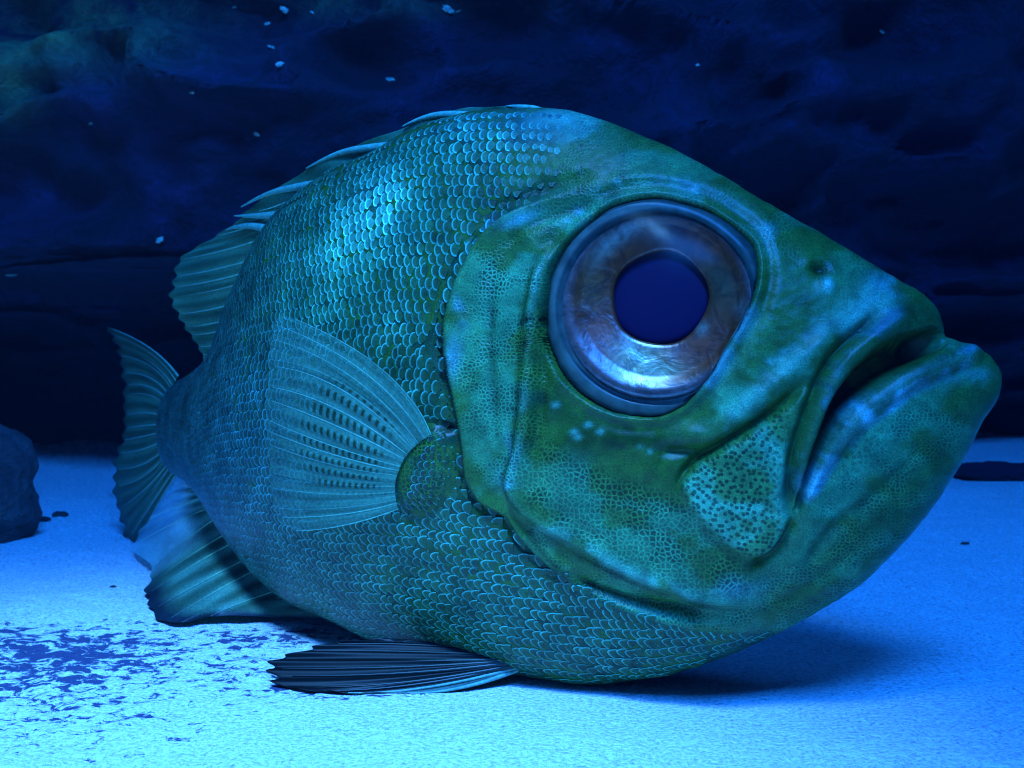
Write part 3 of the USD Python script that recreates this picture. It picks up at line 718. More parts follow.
def on_flank(p, lift=0.0):
    """World point of the smooth seen flank under a picture point, lifted along its normal"""
    d, i = pick.query(np.asarray(p, float), k=4)
    w_ = 1 / (d + 0.2)
    w_ /= w_.sum(-1, keepdims=True)
    P = (B0[sel[i]] * w_[..., None]).sum(-2)
    n = (NB0[sel[i]] * w_[..., None]).sum(-2)
    n /= np.linalg.norm(n, axis=-1, keepdims=True)
    return P + n * np.asarray(lift)[..., None], n


def mirror(Pw):
    """World points on the seen side -> the same points on the other side of the middle plane"""
    Pw = np.asarray(Pw, float)
    # nearest spine place, then reflect across the local middle plane
    t = cKDTree(np.c_[SX, SY])
    i = t.query(Pw[..., :2])[1]
    n = np.stack([np.sin(TH[i]), np.cos(TH[i])], -1)
    d = ((Pw[..., :2] - np.stack([SX[i], SY[i]], -1)) * n).sum(-1)
    out = Pw.copy()
    out[..., :2] -= 2 * d[..., None] * n
    return out

# ------------------------------------------------------------------ eyes
orb3, orbn = on_flank(np.array(curve(ORBIT, 80, True)))
cen, axis = on_flank(np.array([653.0, 305.0]))
nrm = np.linalg.svd(orb3 - orb3.mean(0))[2][2]
if nrm @ (np.array([0, 0, CAM_H]) - cen) < 0:
    nrm = -nrm
ax_u = np.cross([0, 0, 1.0], nrm)
ax_u /= np.linalg.norm(ax_u)
ax_v = np.cross(nrm, ax_u)
pl0 = orb3.mean(0)


def on_plane(p, depth=0.0):
    d = ray(np.asarray(p, float))
    o = np.array([0, 0, CAM_H])
    k = ((pl0 + nrm * depth - o) @ nrm) / (d @ nrm)
    return o + d * k


EC = on_plane((655, 306))
PX = np.linalg.norm(on_plane((665, 306)) - on_plane((655, 306))) / 10


def disc(c, rings, seg=96, closed_centre=True):
    """Surface of revolution about the eye's axis: rings of (radius, height)"""
    g = np.arange(seg) * 2 * np.pi / seg
    v, n = [], len(rings)
    for r, h in rings:
        v.append(c + (r * np.cos(g))[:, None] * ax_u + (r * np.sin(g))[:, None] * ax_v + h * nrm)
    v = np.vstack(v)
    j = (np.arange(seg) + 1) % seg
    f = []
    for i in range(n - 1):
        a, b = i * seg + np.arange(seg), i * seg + j
        f += [np.stack([a, b, b + seg], -1), np.stack([a, b + seg, a + seg], -1)]
    f = np.vstack(f)
    if closed_centre:
        v = np.vstack([v, v[-seg:].mean(0)])
        f = np.vstack([f, np.stack([(n - 1) * seg + np.arange(seg), (n - 1) * seg + j, np.full(seg, len(v) - 1)], -1)])
    return v, f


def polar(v, c):
    d = v - c
    return np.hypot(d @ ax_u, d @ ax_v) / PX, np.arctan2(d @ ax_v, d @ ax_u)


def ang(v, a, w_):
    return np.exp(-((np.angle(np.exp(1j * (v - a)))) / w_) ** 2)


# angles run from the picture's right over the top (ax_u to the right, ax_v up)
sgn = 1 if ax_u[0] > 0 else -1
PC = on_plane((659.5, 295), -0.0122)
IC = on_plane((657, 301), -0.0028)
ir = [(104 * PX, -0.004), (100 * PX, -0.0012), (97 * PX, 0.0), (93 * PX, 0.0004), (89 * PX, 0.0), (84 * PX, -0.0008)] + [(r * PX, -0.0015 - 0.004 * (84 - r) / 44) for r in range(80, 49, -3)] + [(48.4 * PX, -0.0054), (48.2 * PX, -0.0066)]
iv, if_ = disc(IC, ir, 160, False)
r_, a_ = polar(iv, IC)
if sgn < 0:
    a_ = np.pi - a_
it = np.ones((len(iv), 3)) * np.array([0.45, 0.10, 0.018])  # silver patches below are specular glints painted in; brown is its own colour
for aa, ww, rr, rw_, col, k in ((-1.85, 0.42, 66, 14, (0.9, 0.95, 0.5), 0.95), (-1.45, 0.3, 72, 7, (0.8, 0.95, 0.5), 0.8), (2.3, 0.40, 78, 9, (0.75, 0.85, 0.8), 0.85), (2.0, 0.2, 80, 6, (0.8, 0.9, 0.9), 0.7), (1.5, 0.4, 72, 14, (0.06, 0.05, 0.14), 0.8), (0.75, 0.35, 78, 16, (0.9, 0.14, 0.015), 0.9),
                               (0.25, 0.45, 65, 16, (0.2, 0.22, 0.11), 0.8), (-0.9, 0.5, 66, 14, (0.8, 0.12, 0.015), 0.85), (-2.7, 0.5, 68, 16, (0.8, 0.11, 0.015), 0.85), (3.0, 0.4, 70, 14, (0.3, 0.17, 0.05), 0.8), (-0.1, 0.12, 84, 6, (0.6, 0.7, 0.7), 0.6), (-0.62, 0.14, 54, 6, (0.6, 0.75, 0.7), 0.7)):
    m_ = (ang(a_, aa, ww) * np.exp(-((r_ - rr) / rw_) ** 2) * k)[:, None]
    it = it + m_ * (np.array(col) - it)
it *= np.array([0.20, 0.17, 0.125])
rim = np.clip((r_ - 88) / 3, 0, 1)[:, None] * (1 - 0.7 * np.exp(-((r_ - 94) / 1.6) ** 2))[:, None]
it = it + rim * (np.array([0.05, 0.06, 0.06]) - it) * 0.9
orb_h = (orb3 - pl0) @ nrm
orb_a = np.arctan2((orb3 - on_plane((655, 306))) @ ax_v, (orb3 - on_plane((655, 306))) @ ax_u)
oo = np.argsort(orb_a)
orb_r = np.hypot((orb3 - on_plane((655, 306))) @ ax_u, (orb3 - on_plane((655, 306))) @ ax_v) / PX
rim_h = lambda a: gaussian_filter1d(np.interp(np.linspace(-np.pi, np.pi, 361), orb_a[oo], orb_h[oo], period=2 * np.pi), 6, mode='wrap')[np.round((np.angle(np.exp(1j * a)) + np.pi) / (2 * np.pi) * 360).astype(int)]


def hug(v, inner=86.0, outer=104.0):
    """let the outer part of an eye shell follow the uneven edge of the socket"""
    r, a = polar(v, on_plane((655, 306)))
    ro = np.interp(a, orb_a[oo], orb_r[oo], period=2 * np.pi)
    w = np.clip((r - (ro - (outer - inner))) / (outer - inner), 0, 1) ** 1.5
    return v + nrm * (rim_h(a) * w - 0.014 * np.clip((r - ro - 0.5) / 6, 0, 1) - 0.0006 * w)[:, None]


EYE = path_for(FISH, "eye")
# outer ring of the eyeball: dark band with pale blue lines, bulging like a lens edge
er = [(122 * PX, -0.006), (116 * PX, -0.0022), (112 * PX, -0.0008), (109 * PX, -0.0002), (106 * PX, 0.0), (103 * PX, -0.0002), (100 * PX, -0.0007), (97 * PX, -0.0016), (95 * PX, -0.0035), (93 * PX, -0.006)]
ev, ef = disc(on_plane((655, 306), 0.0), er, 160, False)
ev = hug(ev)
r2, a2 = polar(ev, on_plane((655, 306)))
et = np.ones((len(ev), 3)) * np.array([0.012, 0.028, 0.023])
et += np.exp(-((r2 - 104) / 2.5) ** 2)[:, None] * (np.array([0.28, 0.30, 0.24]) - et) * (0.04 + 0.14 * ang(np.pi - a2 if sgn < 0 else a2, 2.2, 0.9)[:, None])
et += np.exp(-((r2 - 95) / 2.5) ** 2)[:, None] * (np.array([0.3, 0.34, 0.30]) - et) * (0.02 + 0.1 * ang(np.pi - a2 if sgn < 0 else a2, 3.0, 1.1)[:, None])
usdkit.mesh(stage, EYE, (ev, ef), M["eye_ring"], smooth=True)
UsdGeom.PrimvarsAPI(stage.GetPrimAtPath(EYE)).CreatePrimvar("tint", Sdf.ValueTypeNames.Color3fArray, "vertex").Set(Vt.Vec3fArray.FromNumpy(et.astype(np.float32)))
rI, aI = polar(iv, IC)
shift = on_plane((659, 295), -0.0028) - IC
iv = iv + np.clip((92 - rI) / 44, 0, 1)[:, None] * shift + (0.9 * PX * np.sin(aI * 5 + 1) * np.clip((60 - rI) / 12, 0, 1))[:, None] * (np.cos(aI)[:, None] * ax_u + np.sin(aI)[:, None] * ax_v)
put("iris", (iv, if_), M["iris"], parent=EYE, prim={"tint": it})
pr = [(53 * PX, -0.002), (50 * PX, -0.0005), (48.5 * PX, 0.0), (46 * PX, 0.0003), (38 * PX, 0.0006), (25 * PX, 0.0009), (12 * PX, 0.0010)]
put("pupil", disc(PC, pr, 96), M["pupil"], parent=EYE)
cr = [(r * PX, 0.0085 * (1 - (r / 107.0) ** 2) - 0.0012) for r in (107, 104, 100, 94, 86, 76, 64, 50, 34, 17)]
cv, cf = disc(on_plane((655, 306)), cr, 128)
cv = hug(cv, 60, 107)
put("cornea", (cv, cf), M["cornea"], parent=EYE)
# the eye on the far side
EYE2 = path_for(FISH, "eye")
m2 = usdkit.mesh(stage, EYE2, (mirror(ev), ef[:, ::-1]), M["eye_ring"], smooth=True)
UsdGeom.PrimvarsAPI(m2).CreatePrimvar("tint", Sdf.ValueTypeNames.Color3fArray, "vertex").Set(Vt.Vec3fArray.FromNumpy(et.astype(np.float32)))
put("iris", (mirror(iv), if_[:, ::-1]), M["iris"], parent=EYE2, prim={"tint": it})
for nm, g in (("pupil", disc(PC, pr, 96)), ("cornea", (cv, cf))):
    put(nm, (mirror(g[0]), g[1][:, ::-1]), M[nm], parent=EYE2)

# ------------------------------------------------------------------ scales: every one a small plate lying like a shingle, rim to the tail
inside = LinearNDInterpolator(np.c_[X[::6, 1:-1:5].ravel(), Z[::6, 1:-1:5].ravel()], np.arange(X[::6, 1:-1:5].size), fill_value=-1)
tree_sz = cKDTree(np.c_[V0[:nn, 0], V0[:nn, 2]])
ss = np.linspace(0.02, 0.60, 300)
o_sz = unmid(np.array(MIDLINE))
dense_o = curve(o_sz, 3000, True)
top = np.array([dense_o[np.abs(dense_o[:, 0] - s) < 0.004, 1].max() for s in ss])
bot = np.array([dense_o[np.abs(dense_o[:, 0] - s) < 0.004, 1].min() for s in ss])
top, bot = gaussian_filter1d(top, 6), gaussian_filter1d(bot, 6)
hh = (top - bot) / 2
kk = np.clip((hh / hh.max()) ** 0.55, 0.45, 1)
mid = bot + 0.52 * (top - bot)
COL, ROW = 0.0042, 0.0056
places = []
s, col = 0.10, 0
while s < 0.592:
    k = np.interp(s, ss, kk)
    z0 = np.interp(s, ss, mid)
    for r in range(-34, 35):
        z = z0 + r * ROW * k
        places.append((s + (r % 2) * 0.5 * COL * k, z, k))
    s += COL * k
    col += 1
LOBE = area([(450, 432), (455, 460), (450, 490), (432, 512), (412, 510), (414, 490), (424, 470), (428, 448)], 1.0)
for ca in range(120):
    for cb in range(120):
        places.append((0.24 + (ca + 0.5 * (cb % 2)) * 0.0034, 0.06 + cb * 0.0037, 0.6))
places = np.array(places)
small = places[:, 2] == 0.6
places[:, :2] += rng.normal(0, 0.00045, (len(places), 2))
import shapely
ok = shapely.contains_xy(shapely.Polygon(dense_o).buffer(0).buffer(-0.0022), places[:, 0], places[:, 1])
places, small = places[ok], small[ok]
d4, i4 = tree_sz.query(places[:, :2], k=4)
w4 = 1 / (d4 + 1e-5)
w4 /= w4.sum(1, keepdims=True)
i, PSURF = i4[:, 0], (VB[i4] * w4[..., None]).sum(1)
p_px = project(B0[i])
keep = (at(HEAD, p_px) < 0.5) & (at(Hm, p_px) > -2.6)
in_lobe = np.maximum(at(LOBE, p_px), at(area(PECT, 1.5), p_px)) > 0.5
keep = np.where(small, (at(LOBE, p_px) > 0.5) & (at(HEAD, p_px) < 0.4), keep & ~in_lobe)
# nape: scales run out before the skull
keep &= ~((p_px[:, 0] > 566) & (p_px[:, 1] < 260))
keep &= np.abs(NB0[i] @ np.array([0, 0, 1.0])) < 0.985
keep &= ~((p_px[:, 0] > 562 + 8 * np.sin(p_px[:, 1] * 0.3)) & (p_px[:, 1] < 215))
places, i, p_px, PSURF = places[keep], i[keep], p_px[keep], PSURF[keep]
NS = 9
ga = np.linspace(-1, 1, NS)


def plate(P, n, ta, tb, la, lb, lift, col, rimc, ea, eb):
    """a shingle: anterior end sunk, convex rear edge lifted; vertices: 3 arcs of the rear edge plus the front point"""
    g = ga * 1.35
    rows, cols = [], []
    for q, (rad, h, cc) in enumerate(((0.0, -0.25, 0.0), (0.50, 0.55, 0.0), (0.80, 0.98, 0.06), (0.92, 1.08, 0.85), (1.0, 0.55, 1.0))):
        a = np.sign(np.cos(g)) * np.abs(np.cos(g)) ** ea * rad * 1.28 - 0.50
        b = np.sign(g) * np.abs(np.sin(g)) ** eb * rad
        hgt = h - 0.55 * b * b * (rad > 0)
        rows.append(P + np.outer(a * la, ta) + np.outer(b * lb, tb) + np.outer(hgt * lift, n))
        cols.append(col[None] * (1 - cc) + rimc[None] * cc + np.zeros((NS, 1)))
    v, c = np.vstack(rows[1:] + [rows[0][:1]]), np.vstack(cols[1:] + [cols[0][:1]])
    f = []
    for r in range(3):
        for j in range(NS - 1):
            a, b = r * NS + j, r * NS + j + 1
            f += [[a, a + NS, b + NS], [a, b + NS, b]]
    for j in range(NS - 1):
        f.append([4 * NS, j, j + 1])
    return v, np.array(f), c


plates = []
tang = np.stack([-np.cos(np.interp(places[:, 0], SS, TH)), np.sin(np.interp(places[:, 0], SS, TH)), np.zeros(len(places))], -1)
base_t = at(C, p_px) * np.array([0.20, 0.45, 0.48]) * (1 + 0.9 * at(np.clip(spot(378, 210, 60, 26, -0.85) + 0.7 * spot(330, 280, 70, 30, -1.1) + 0.6 * spot(500, 140, 60, 26, 0.1), 0, 1), p_px))[:, None]  # scale colours brightened where the back sheen is painted in
for k in range(len(places)):
    n = NB0[i[k]]
    P = PSURF[k]
    sc = places[k, 2]
    if p_px[k, 0] > 500 and p_px[k, 1] < 260:
        sc *= 0.85
    up = p_px[k, 1] < 330
    t = tang[k] + np.array([0, 0, rng.normal(0, 0.10)]) + np.array([0, 0, -0.30 if up else 0.12 + 0.45 * (p_px[k, 1] > 480) * np.clip((p_px[k, 0] - 420) / 150, 0, 1)])
    ta = t - (t @ n) * n
    ta /= np.linalg.norm(ta)
    tb = np.cross(n, ta)
    tone = 1 + rng.normal(0, 0.12)
    nf = np.clip((575 - p_px[k, 0]) / 75, 0.0, 1) if p_px[k, 1] < 215 else 1.0
    low = np.clip((p_px[k, 1] - 380) / 160, 0, 1)
    dark = base_t[k] * tone * (0.27 * (1 - low) + 0.30 * low) * np.array([1, 1, 0.8])
    rimc = (base_t[k] * 1.12 + np.array([0.005, 0.04, 0.075])) * (1 + rng.normal(0, 0.14))
    fc_ = base_t[k] * 0.52
    dark, rimc = fc_ + (dark - fc_) * nf, fc_ * 1.3 + (rimc - fc_ * 1.3) * nf
    sc *= (0.75 + 0.25 * nf) * (1 + rng.normal(0, 0.05))
    lift = 0.00030 * (1.0 - 0.35 * low) * (0.7 + 0.6 * rng.random()) * (0.15 + 0.85 * nf)
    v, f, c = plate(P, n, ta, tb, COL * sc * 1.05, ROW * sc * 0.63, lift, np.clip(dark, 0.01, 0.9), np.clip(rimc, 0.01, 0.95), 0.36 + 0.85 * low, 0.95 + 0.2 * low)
    fc = (n @ (np.array([0, 0, CAM_H]) - P)) / np.linalg.norm(np.array([0, 0, CAM_H]) - P)
    behind_fin = (275 < p_px[k, 0] < 440) and (315 < p_px[k, 1] < 530) and (p_px[k, 1] > 315 + (p_px[k, 0] - 300) * 0.75)
    plates.append((v, f, c, 0 if behind_fin else fc * sc * sc / (P[1] ** 2)))
order = np.argsort([-p[3] for p in plates])
sv = lambda ps: (np.vstack([p[0] for p in ps]), np.vstack([p[1] + q * len(ps[0][0]) for q, p in enumerate(ps)]), np.vstack([p[2] for p in ps]))
for q in order[:300]:
    v, f, c, _ = plates[q]
    put("scale", (v, f), M["scale"], parent=BODY, prim={"tint": c})
v, f, c = sv([plates[q] for q in order[300:]])
put("scale_cover", (v, f), M["scale"], parent=BODY, prim={"tint": c}, kind="stuff")
v, f, c = sv(plates)
vm = mirror(v)
put("scale_cover", (vm, f[:, ::-1]), M["scale"], parent=BODY, prim={"tint": c}, kind="stuff")
print("scales", len(plates))

# ------------------------------------------------------------------ fins
def at_u(pts, u):
    """Points given as (u, ...) rows, smoothly interpolated"""
    a = np.array(pts, float)
    return np.stack([PchipInterpolator(a[:, 0], a[:, k])(u) for k in range(1, a.shape[1])], -1)


def median(p, y=0.0):
    q = unmid(np.asarray(p, float))
    return bend(np.stack([q[..., 0], np.broadcast_to(y, q.shape[:-1]), q[..., 1]], -1))


def membrane(Pg, thick, ripple=None):
    """Closed thin sheet from a grid of points"""
    n, m = Pg.shape[:2]
    du, dv = np.gradient(Pg, axis=0), np.gradient(Pg, axis=1)
    nn_ = np.cross(du, dv)
    nn_ /= np.linalg.norm(nn_, axis=-1, keepdims=True) + 1e-15
    if ripple is not None:
        Pg = Pg + nn_ * ripple[..., None]
    a, b = Pg + nn_ * thick[..., None] / 2, Pg - nn_ * thick[..., None] / 2
    f = grid_faces(n, m)
    v = np.vstack([a.reshape(-1, 3), b.reshape(-1, 3)])
    N = n * m
    idx = np.arange(N).reshape(n, m)
    loop = np.r_[idx[:, 0], idx[-1, 1:], idx[-2::-1, -1], idx[0, -2:0:-1]]
    nx_ = np.roll(loop, -1)
    side = np.vstack([np.stack([loop, nx_, nx_ + N], -1), np.stack([loop, nx_ + N, loop + N], -1)])
    return v, np.vstack([f, f[:, ::-1] + N, side[:, ::-1]]), nn_


def fin(name, P3, nrays, tint_of, op_of, ray_tint, ray_r, thick=0.0006, ripple=0.0006, nu=None, nv=48, ray_span=(0.0, 0.97), ray_name="fin_ray", ragged=0.0, label=None, both=False, seed=1, ray_u=None):
    """P3(u, v) -> points; u across the rays, v from base to edge"""
    nu = nu or nrays * 8 + 1
    u, v = np.meshgrid(np.linspace(0, 1, nu), np.linspace(0, 1, nv), indexing="ij")
    g = np.random.default_rng(seed)
    edge = 1 - ragged * (0.5 + 0.5 * np.cos(2 * np.pi * u * nrays)) - ragged * meshkit.noise(np.stack([u * nrays * 1.7, u * 0, u * 0 + seed], -1))
    ve = v * edge
    Pg = P3(u, ve)
    rip = ripple * np.cos(2 * np.pi * u * nrays) * np.clip(v * 4, 0, 1)
    vm, fm, nn_ = membrane(Pg, thick * (1.2 - 0.7 * v), rip)
    t, o = tint_of(u, v), op_of(u, v)
    t = t * np.array([0.4, 0.66, 0.72]) * (0.55 + 0.9 * meshkit.fbm(np.stack([u * nrays * 2.6, v * 3 + seed, u * 0], -1), 3, seed))[..., None]
    t2, o2 = np.tile(t.reshape(-1, 3), (2, 1)), np.tile(o.reshape(-1, 1), (2, 3))
    sets = [(lambda x: x, 1)] + ([(mirror, -1)] if both else [])
    for fn, sg in sets:
        path = put(name, (fn(vm), fm[:, ::sg]), M["fin"], parent=FISH, prim={"tint": t2, "wts": o2}, label=label)
        for k in range(nrays + 1):
            uk = np.full(18, np.clip((k + 0.28 * g.normal() * (0 < k < nrays)) / nrays, 0, 1))
            vk = np.linspace(ray_span[0], ray_span[1] * (1 - 0.04 * g.random()), 18) * np.interp(uk, u[:, 0], edge[:, -1])
            pts = P3(uk, vk)
            rv, rf = tube(fn(pts), ray_r * (1.15 - 0.85 * np.linspace(0, 1, 18)), 6)
            tt = ray_tint(uk[0], np.linspace(0, 1, 18)) * np.array([0.4, 0.66, 0.72])
            tv = np.vstack([np.repeat(tt, 6, 0), tt[:1], tt[-1:]])
            put(ray_name, (rv, rf), M["fin_ray"], parent=path, prim={"tint": tv})
    return path


A_ = lambda *c: np.array(c)
mixc = lambda a, b, t: np.asarray(a) + (np.asarray(b) - np.asarray(a)) * np.asarray(t)[..., None]
stripe = lambda u, n: 0.5 + 0.5 * np.cos(2 * np.pi * u * n)

# soft dorsal fin
d_base = [(0, 303, 194), (0.2, 281, 219), (0.4, 263, 258), (0.6, 248, 295), (0.8, 237, 330), (1, 214, 361)]
d_tip = [(0, 250, 213), (0.15, 205, 238), (0.3, 173, 262), (0.5, 174, 295), (0.75, 185, 332), (1, 203, 364)]
def soft_dorsal(u, v):
    b, t = at_u(d_base, u), at_u(d_tip, u)
    return median(b + (t - b) * v[..., None] + A_(0, 10) * (v * (1 - v))[..., None], 0.004 * np.sin(u * 9) * v)
fin("soft_dorsal_fin", soft_dorsal, 13, lambda u, v: mixc(A_(0.10, 0.17, 0.06), A_(0.30, 0.46, 0.20), 0.25 + 0.5 * stripe(u, 13) + 0.25 * np.clip((v - 0.8) * 5, 0, 1)), lambda u, v: 0.93 - 0.3 * v * (1 - stripe(u, 13)),
    lambda u, v: mixc(A_(0.28, 0.44, 0.18), A_(0.42, 0.58, 0.36), v), 0.0007, ragged=0.035, seed=3, ripple=0.0004)

# spiny dorsal fin folded along the back: membrane and spines
s_base = [(0, 540, 112), (0.2, 480, 116), (0.4, 425, 130), (0.6, 372, 158), (0.8, 322, 184), (1, 283, 216)]
s_tip = [(0, 520, 106), (0.2, 478, 106.5), (0.36, 440, 112), (0.46, 404, 127), (0.6, 356, 144), (0.74, 309, 167), (0.88, 262, 197), (1, 240, 214)]
def spiny(u, v):
    b, t = at_u(s_base, u), at_u(s_tip, u)
    return median(b + (t - b) * v[..., None], 0.0)
uu, vv = np.meshgrid(np.linspace(0, 1, 90), np.linspace(0, 0.93, 14), indexing="ij")
vm, fm, _ = membrane(spiny(uu, vv), 0.0012 * (1.2 - 0.6 * vv), 0.0008 * np.cos(uu * 40))
st_ = mixc(A_(0.03, 0.12, 0.05), A_(0.08, 0.28, 0.15), np.clip(0.35 + 0.5 * np.sin(uu * 31) * vv, 0, 1))
SPINY = put("spiny_dorsal_fin", (vm, fm), M["fin"], parent=FISH, prim={"tint": np.tile(st_.reshape(-1, 3), (2, 1)), "wts": np.full((len(vm), 3), 0.97)})
for pts in ([(552, 118), (530, 109), (507, 106.5)], [(490, 122), (445, 115), (404, 126.5)], [(412, 146), (356, 150), (308, 168.5)], [(334, 184), (284, 190), (243, 207)], [(292, 214), (258, 216), (236, 216)], [(276, 232), (250, 226), (228, 230)]):
    c = curve(np.array(pts, float), 16)
    rv, rf = tube(median(c, -0.0012), 0.0027 * (1.0 - 0.86 * np.linspace(0, 1, 16) ** 1.6), 10)
    put("spine", (rv, rf), M["fin_ray"], parent=SPINY, prim={"tint": np.ones((len(rv), 3)) * A_(0.08, 0.26, 0.17)})

# tail fin
c_base = [(0, 178, 376), (0.25, 171, 398), (0.5, 168, 428), (0.75, 170, 454), (1, 176, 475)]
c_mid = [(0, 147, 346), (0.25, 146, 378), (0.5, 146, 432), (0.75, 146, 482), (1, 155, 506)]
c_tip = [(0, 101, 325), (0.12, 108, 346), (0.25, 114, 374), (0.4, 120, 412), (0.5, 124, 436), (0.62, 118, 462), (0.75, 118, 495), (0.9, 122, 535), (1, 127, 554)]
def tail(u, v):
    b, m_, t = at_u(c_base, u), at_u(c_mid, u), at_u(c_tip, u)
    v_ = v[..., None]
    p = b * (1 - v_) * (1 - 2 * v_) + 4 * m_ * v_ * (1 - v_) + t * v_ * (2 * v_ - 1)
    return median(p, 0.005 * np.sin(u * 7) * v)
fin("tail_fin", tail, 17, lambda u, v: mixc(mixc(A_(0.09, 0.15, 0.06), A_(0.28, 0.42, 0.2), 0.15 + 0.75 * stripe(u, 17) * (1 - 0.3 * v)), A_(0.05, 0.07, 0.06), np.clip((v - 0.93) * 14, 0, 1) * 0.7), lambda u, v: 0.95 - 0.2 * v * (1 - stripe(u, 17)),
    lambda u, v: mixc(A_(0.24, 0.36, 0.18), A_(0.36, 0.5, 0.34), v), 0.0007, ragged=0.045, seed=5, ripple=0.0004)

# anal fin: striped and dark edged in front, pale and thin behind
a_base = [(0, 190, 483), (0.2, 200, 496), (0.38, 209, 511), (0.5, 222, 531), (0.6, 236, 549), (0.72, 254, 568), (0.8, 268, 583), (0.9, 290, 600), (1, 320, 614)]
a_tip = [(0, 181, 476), (0.2, 153, 514), (0.36, 132, 547), (0.44, 150, 573), (0.54, 143, 592), (0.66, 148, 612), (0.76, 172, 625), (0.88, 225, 617), (1, 318, 619)]
def anal(u, v):
    b, t = at_u(a_base, u), at_u(a_tip, u)
    p = b + (t - b) * v[..., None] - A_(0, 6) * (v * (1 - v))[..., None]
    q = median(p, 0.0)
    ts = median(t, 0.0)[..., 1] - np.minimum(median(t, 0.0)[..., 1], 0.97 * (CAM_H - SAND_Z) * FPX / np.maximum(t[..., 1] - 290, 1))
    y = q[..., 1] - ts * v ** 1.3 - 0.004 * np.sin(u * 8) * v
    d = ray(p)
    return d * (y / d[..., 1])[..., None] + A_(0, 0, CAM_H)
def anal_tint(u, v):
    st = stripe(u, 12)
    c = mixc(A_(0.07, 0.14, 0.075), A_(0.26, 0.45, 0.27), st * np.clip(1.15 - v, 0.1, 1))
    c = mixc(c, A_(0.02, 0.03, 0.04), np.clip((v - 0.72) * 5, 0, 1) * np.clip((u - 0.46) * 9, 0, 1))
    return mixc(c, A_(0.75, 0.85, 0.75), np.clip((0.50 - u) * 9, 0, 1) * np.clip(v * 4 - 0.5, 0, 1))
def anal_op(u, v):
    return np.clip(0.96 - 0.6 * np.clip((0.50 - u) * 6, 0, 1) * np.clip(v * 3 - 0.6, 0, 1), 0.3, 1)
fin("anal_fin", anal, 12, anal_tint, anal_op, lambda u, v: mixc(A_(0.28, 0.42, 0.2), A_(0.75, 0.85, 0.75) if u < 0.42 else A_(0.05, 0.08, 0.07), np.clip(v * 1.4 - 0.3, 0, 1)), 0.0007, ragged=0.04, seed=8)

# pelvic fin: dark blade lying on the sand under the belly; the far one is its mirror image
B_, _ = on_flank(np.array([[521.0, 658.0], [524.0, 674.0]]), -0.004)
def lay(p):
    y = 0.597 + 0.030 * (698 - p[..., 1]) / 56 + 0.00012 * np.clip(300 - p[..., 0], 0, 60)
    d = ray(p)
    k = y / d[..., 1]
    q = d * k[..., None] + A_(0, 0, CAM_H)
    q[..., 2] = np.maximum(q[..., 2], SAND_Z + 0.0012)
    return q
p_tip = [(0, 420, 643), (0.12, 366, 638), (0.25, 327, 642), (0.38, 292, 651), (0.5, 265, 662), (0.6, 258, 672), (0.7, 268, 684), (0.82, 310, 694), (0.92, 350, 700), (1, 395, 698)]
p_mid = [(0, 470, 650), (0.25, 435, 645), (0.5, 390, 662), (0.75, 400, 683), (1, 455, 690)]
def pelvic(u, v):
    b = B_[0] + (B_[1] - B_[0]) * u[..., None]
    m_, t = lay(at_u(p_mid, u)), lay(at_u(p_tip, u))
    v_ = v[..., None]
    return b * (1 - v_) * (1 - 2 * v_) + 4 * m_ * v_ * (1 - v_) + t * v_ * (2 * v_ - 1)
fin("pelvic_fin", pelvic, 11, lambda u, v: mixc(mixc(A_(0.002, 0.004, 0.004), A_(0.010, 0.018, 0.014), stripe(u, 11) * np.clip(1 - v, 0, 1)), A_(0.15, 0.25, 0.2), np.clip((u - 0.88) * 9, 0, 1) * 0.8), lambda u, v: 0 * u + 1.0,
    lambda u, v: mixc(A_(0.016, 0.026, 0.02) if u < 0.85 else A_(0.15, 0.26, 0.2), A_(0.005, 0.008, 0.009) if u < 0.85 else A_(0.15, 0.26, 0.22), v), 0.0011, ragged=0.04, both=True, seed=11, label=None)

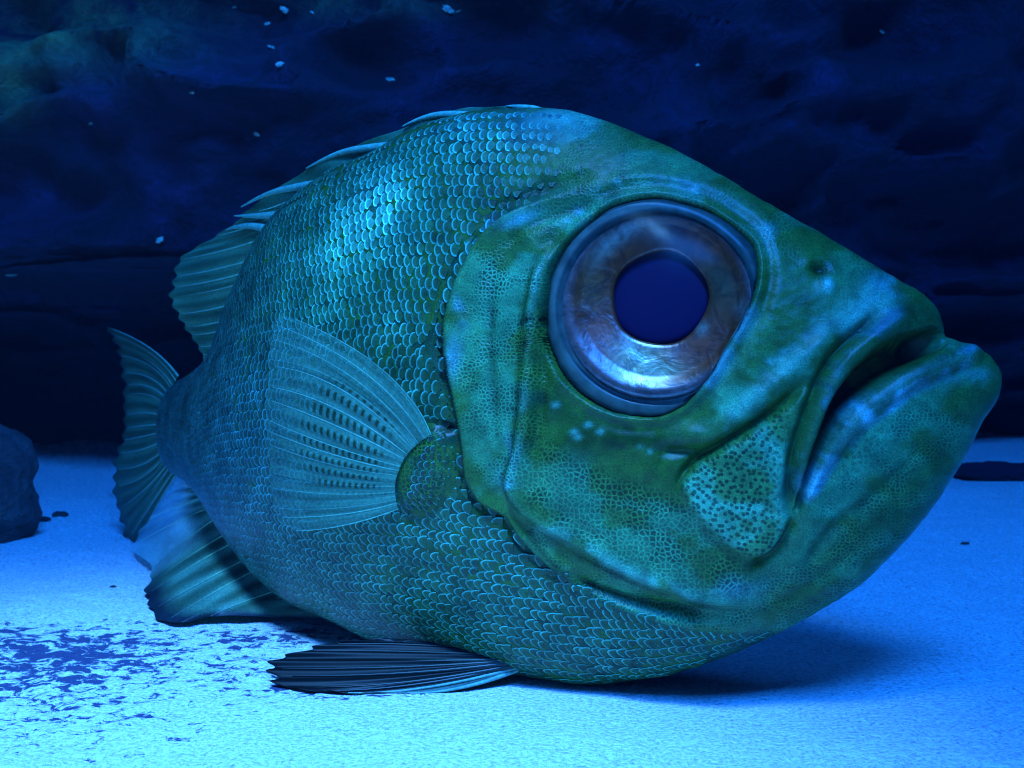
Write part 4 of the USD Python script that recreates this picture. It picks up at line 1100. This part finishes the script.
# pectoral fin: thin fan standing off the flank, rows of dark spots between its rays
f_base = [(0, 437, 433), (0.25, 419, 446), (0.5, 407, 463), (0.75, 401, 484), (1, 404, 506)]
f_mid = [(0, 389, 366), (0.25, 350, 383), (0.5, 341, 440), (0.75, 342, 480), (1, 353, 521)]
f_tip = [(0, 293, 316), (0.1, 281, 326), (0.3, 276, 372), (0.5, 275, 415), (0.7, 277, 458), (0.9, 282, 506), (1, 302, 527)]
def pectoral(u, v):
    b, _ = on_flank(at_u(f_base, u), np.full(u.shape, 0.005))
    m_, _ = on_flank(at_u(f_mid, u), np.full(u.shape, 0.0075))
    t, _ = on_flank(at_u(f_tip, u), np.full(u.shape, 0.006))
    v_ = v[..., None]
    return b * (1 - v_) * (1 - 2 * v_) + 4 * m_ * v_ * (1 - v_) + t * v_ * (2 * v_ - 1)
NP = 14
def pect_spots(u, v):
    along = 0.5 + 0.5 * np.cos(2 * np.pi * (v * 21 + 0.35 * np.floor(u * NP)))
    zone = np.clip((v - 0.06) * 9, 0, 1) * np.clip((0.66 - v + 0.25 * np.exp(-((u - 0.55) / 0.22) ** 2)) * 5, 0, 1) * np.clip((u - 0.12) * 7, 0, 1) * np.clip((0.86 - u) * 9, 0, 1)
    return np.clip((along - 0.35) * 3, 0, 1) * np.clip((1 - stripe(u, NP) - 0.3) * 3, 0, 1) * zone
fin("pectoral_fin", pectoral, NP, lambda u, v: mixc(mixc(A_(0.15, 0.33, 0.18), A_(0.28, 0.50, 0.32), stripe(u, NP * 3) * 0.6 + 0.3 * v), A_(0.04, 0.07, 0.025), pect_spots(u, v)), lambda u, v: np.clip(0.54 - 0.40 * v ** 1.1 - 0.06 * (1 - stripe(u, NP)) + 0.3 * pect_spots(u, v), 0.12, 1),
    lambda u, v: mixc(A_(0.18, 0.36, 0.21), A_(0.24, 0.44, 0.3), v), 0.00022, thick=0.0004, ripple=0.0003, nu=NP * 10 + 1, nv=170, ray_span=(0.0, 0.99), both=True, seed=13, ragged=0.01)

# ------------------------------------------------------------------ the water's veil
hz = usdkit.material(stage, "/World/Looks/haze", {"v": ("principled_volume", {"color": (0.35, 0.6, 1.0), "density": 0.011, "anisotropy": 0.3})}, volume="v.volume")
hb = trimesh.creation.box((5.4, 4.6, 3.6))
hb.apply_translation((0, 0.6, 0.6))
put("haze", hb, hz, smooth=False, kind="stuff", label="faint blue haze of the tank water")
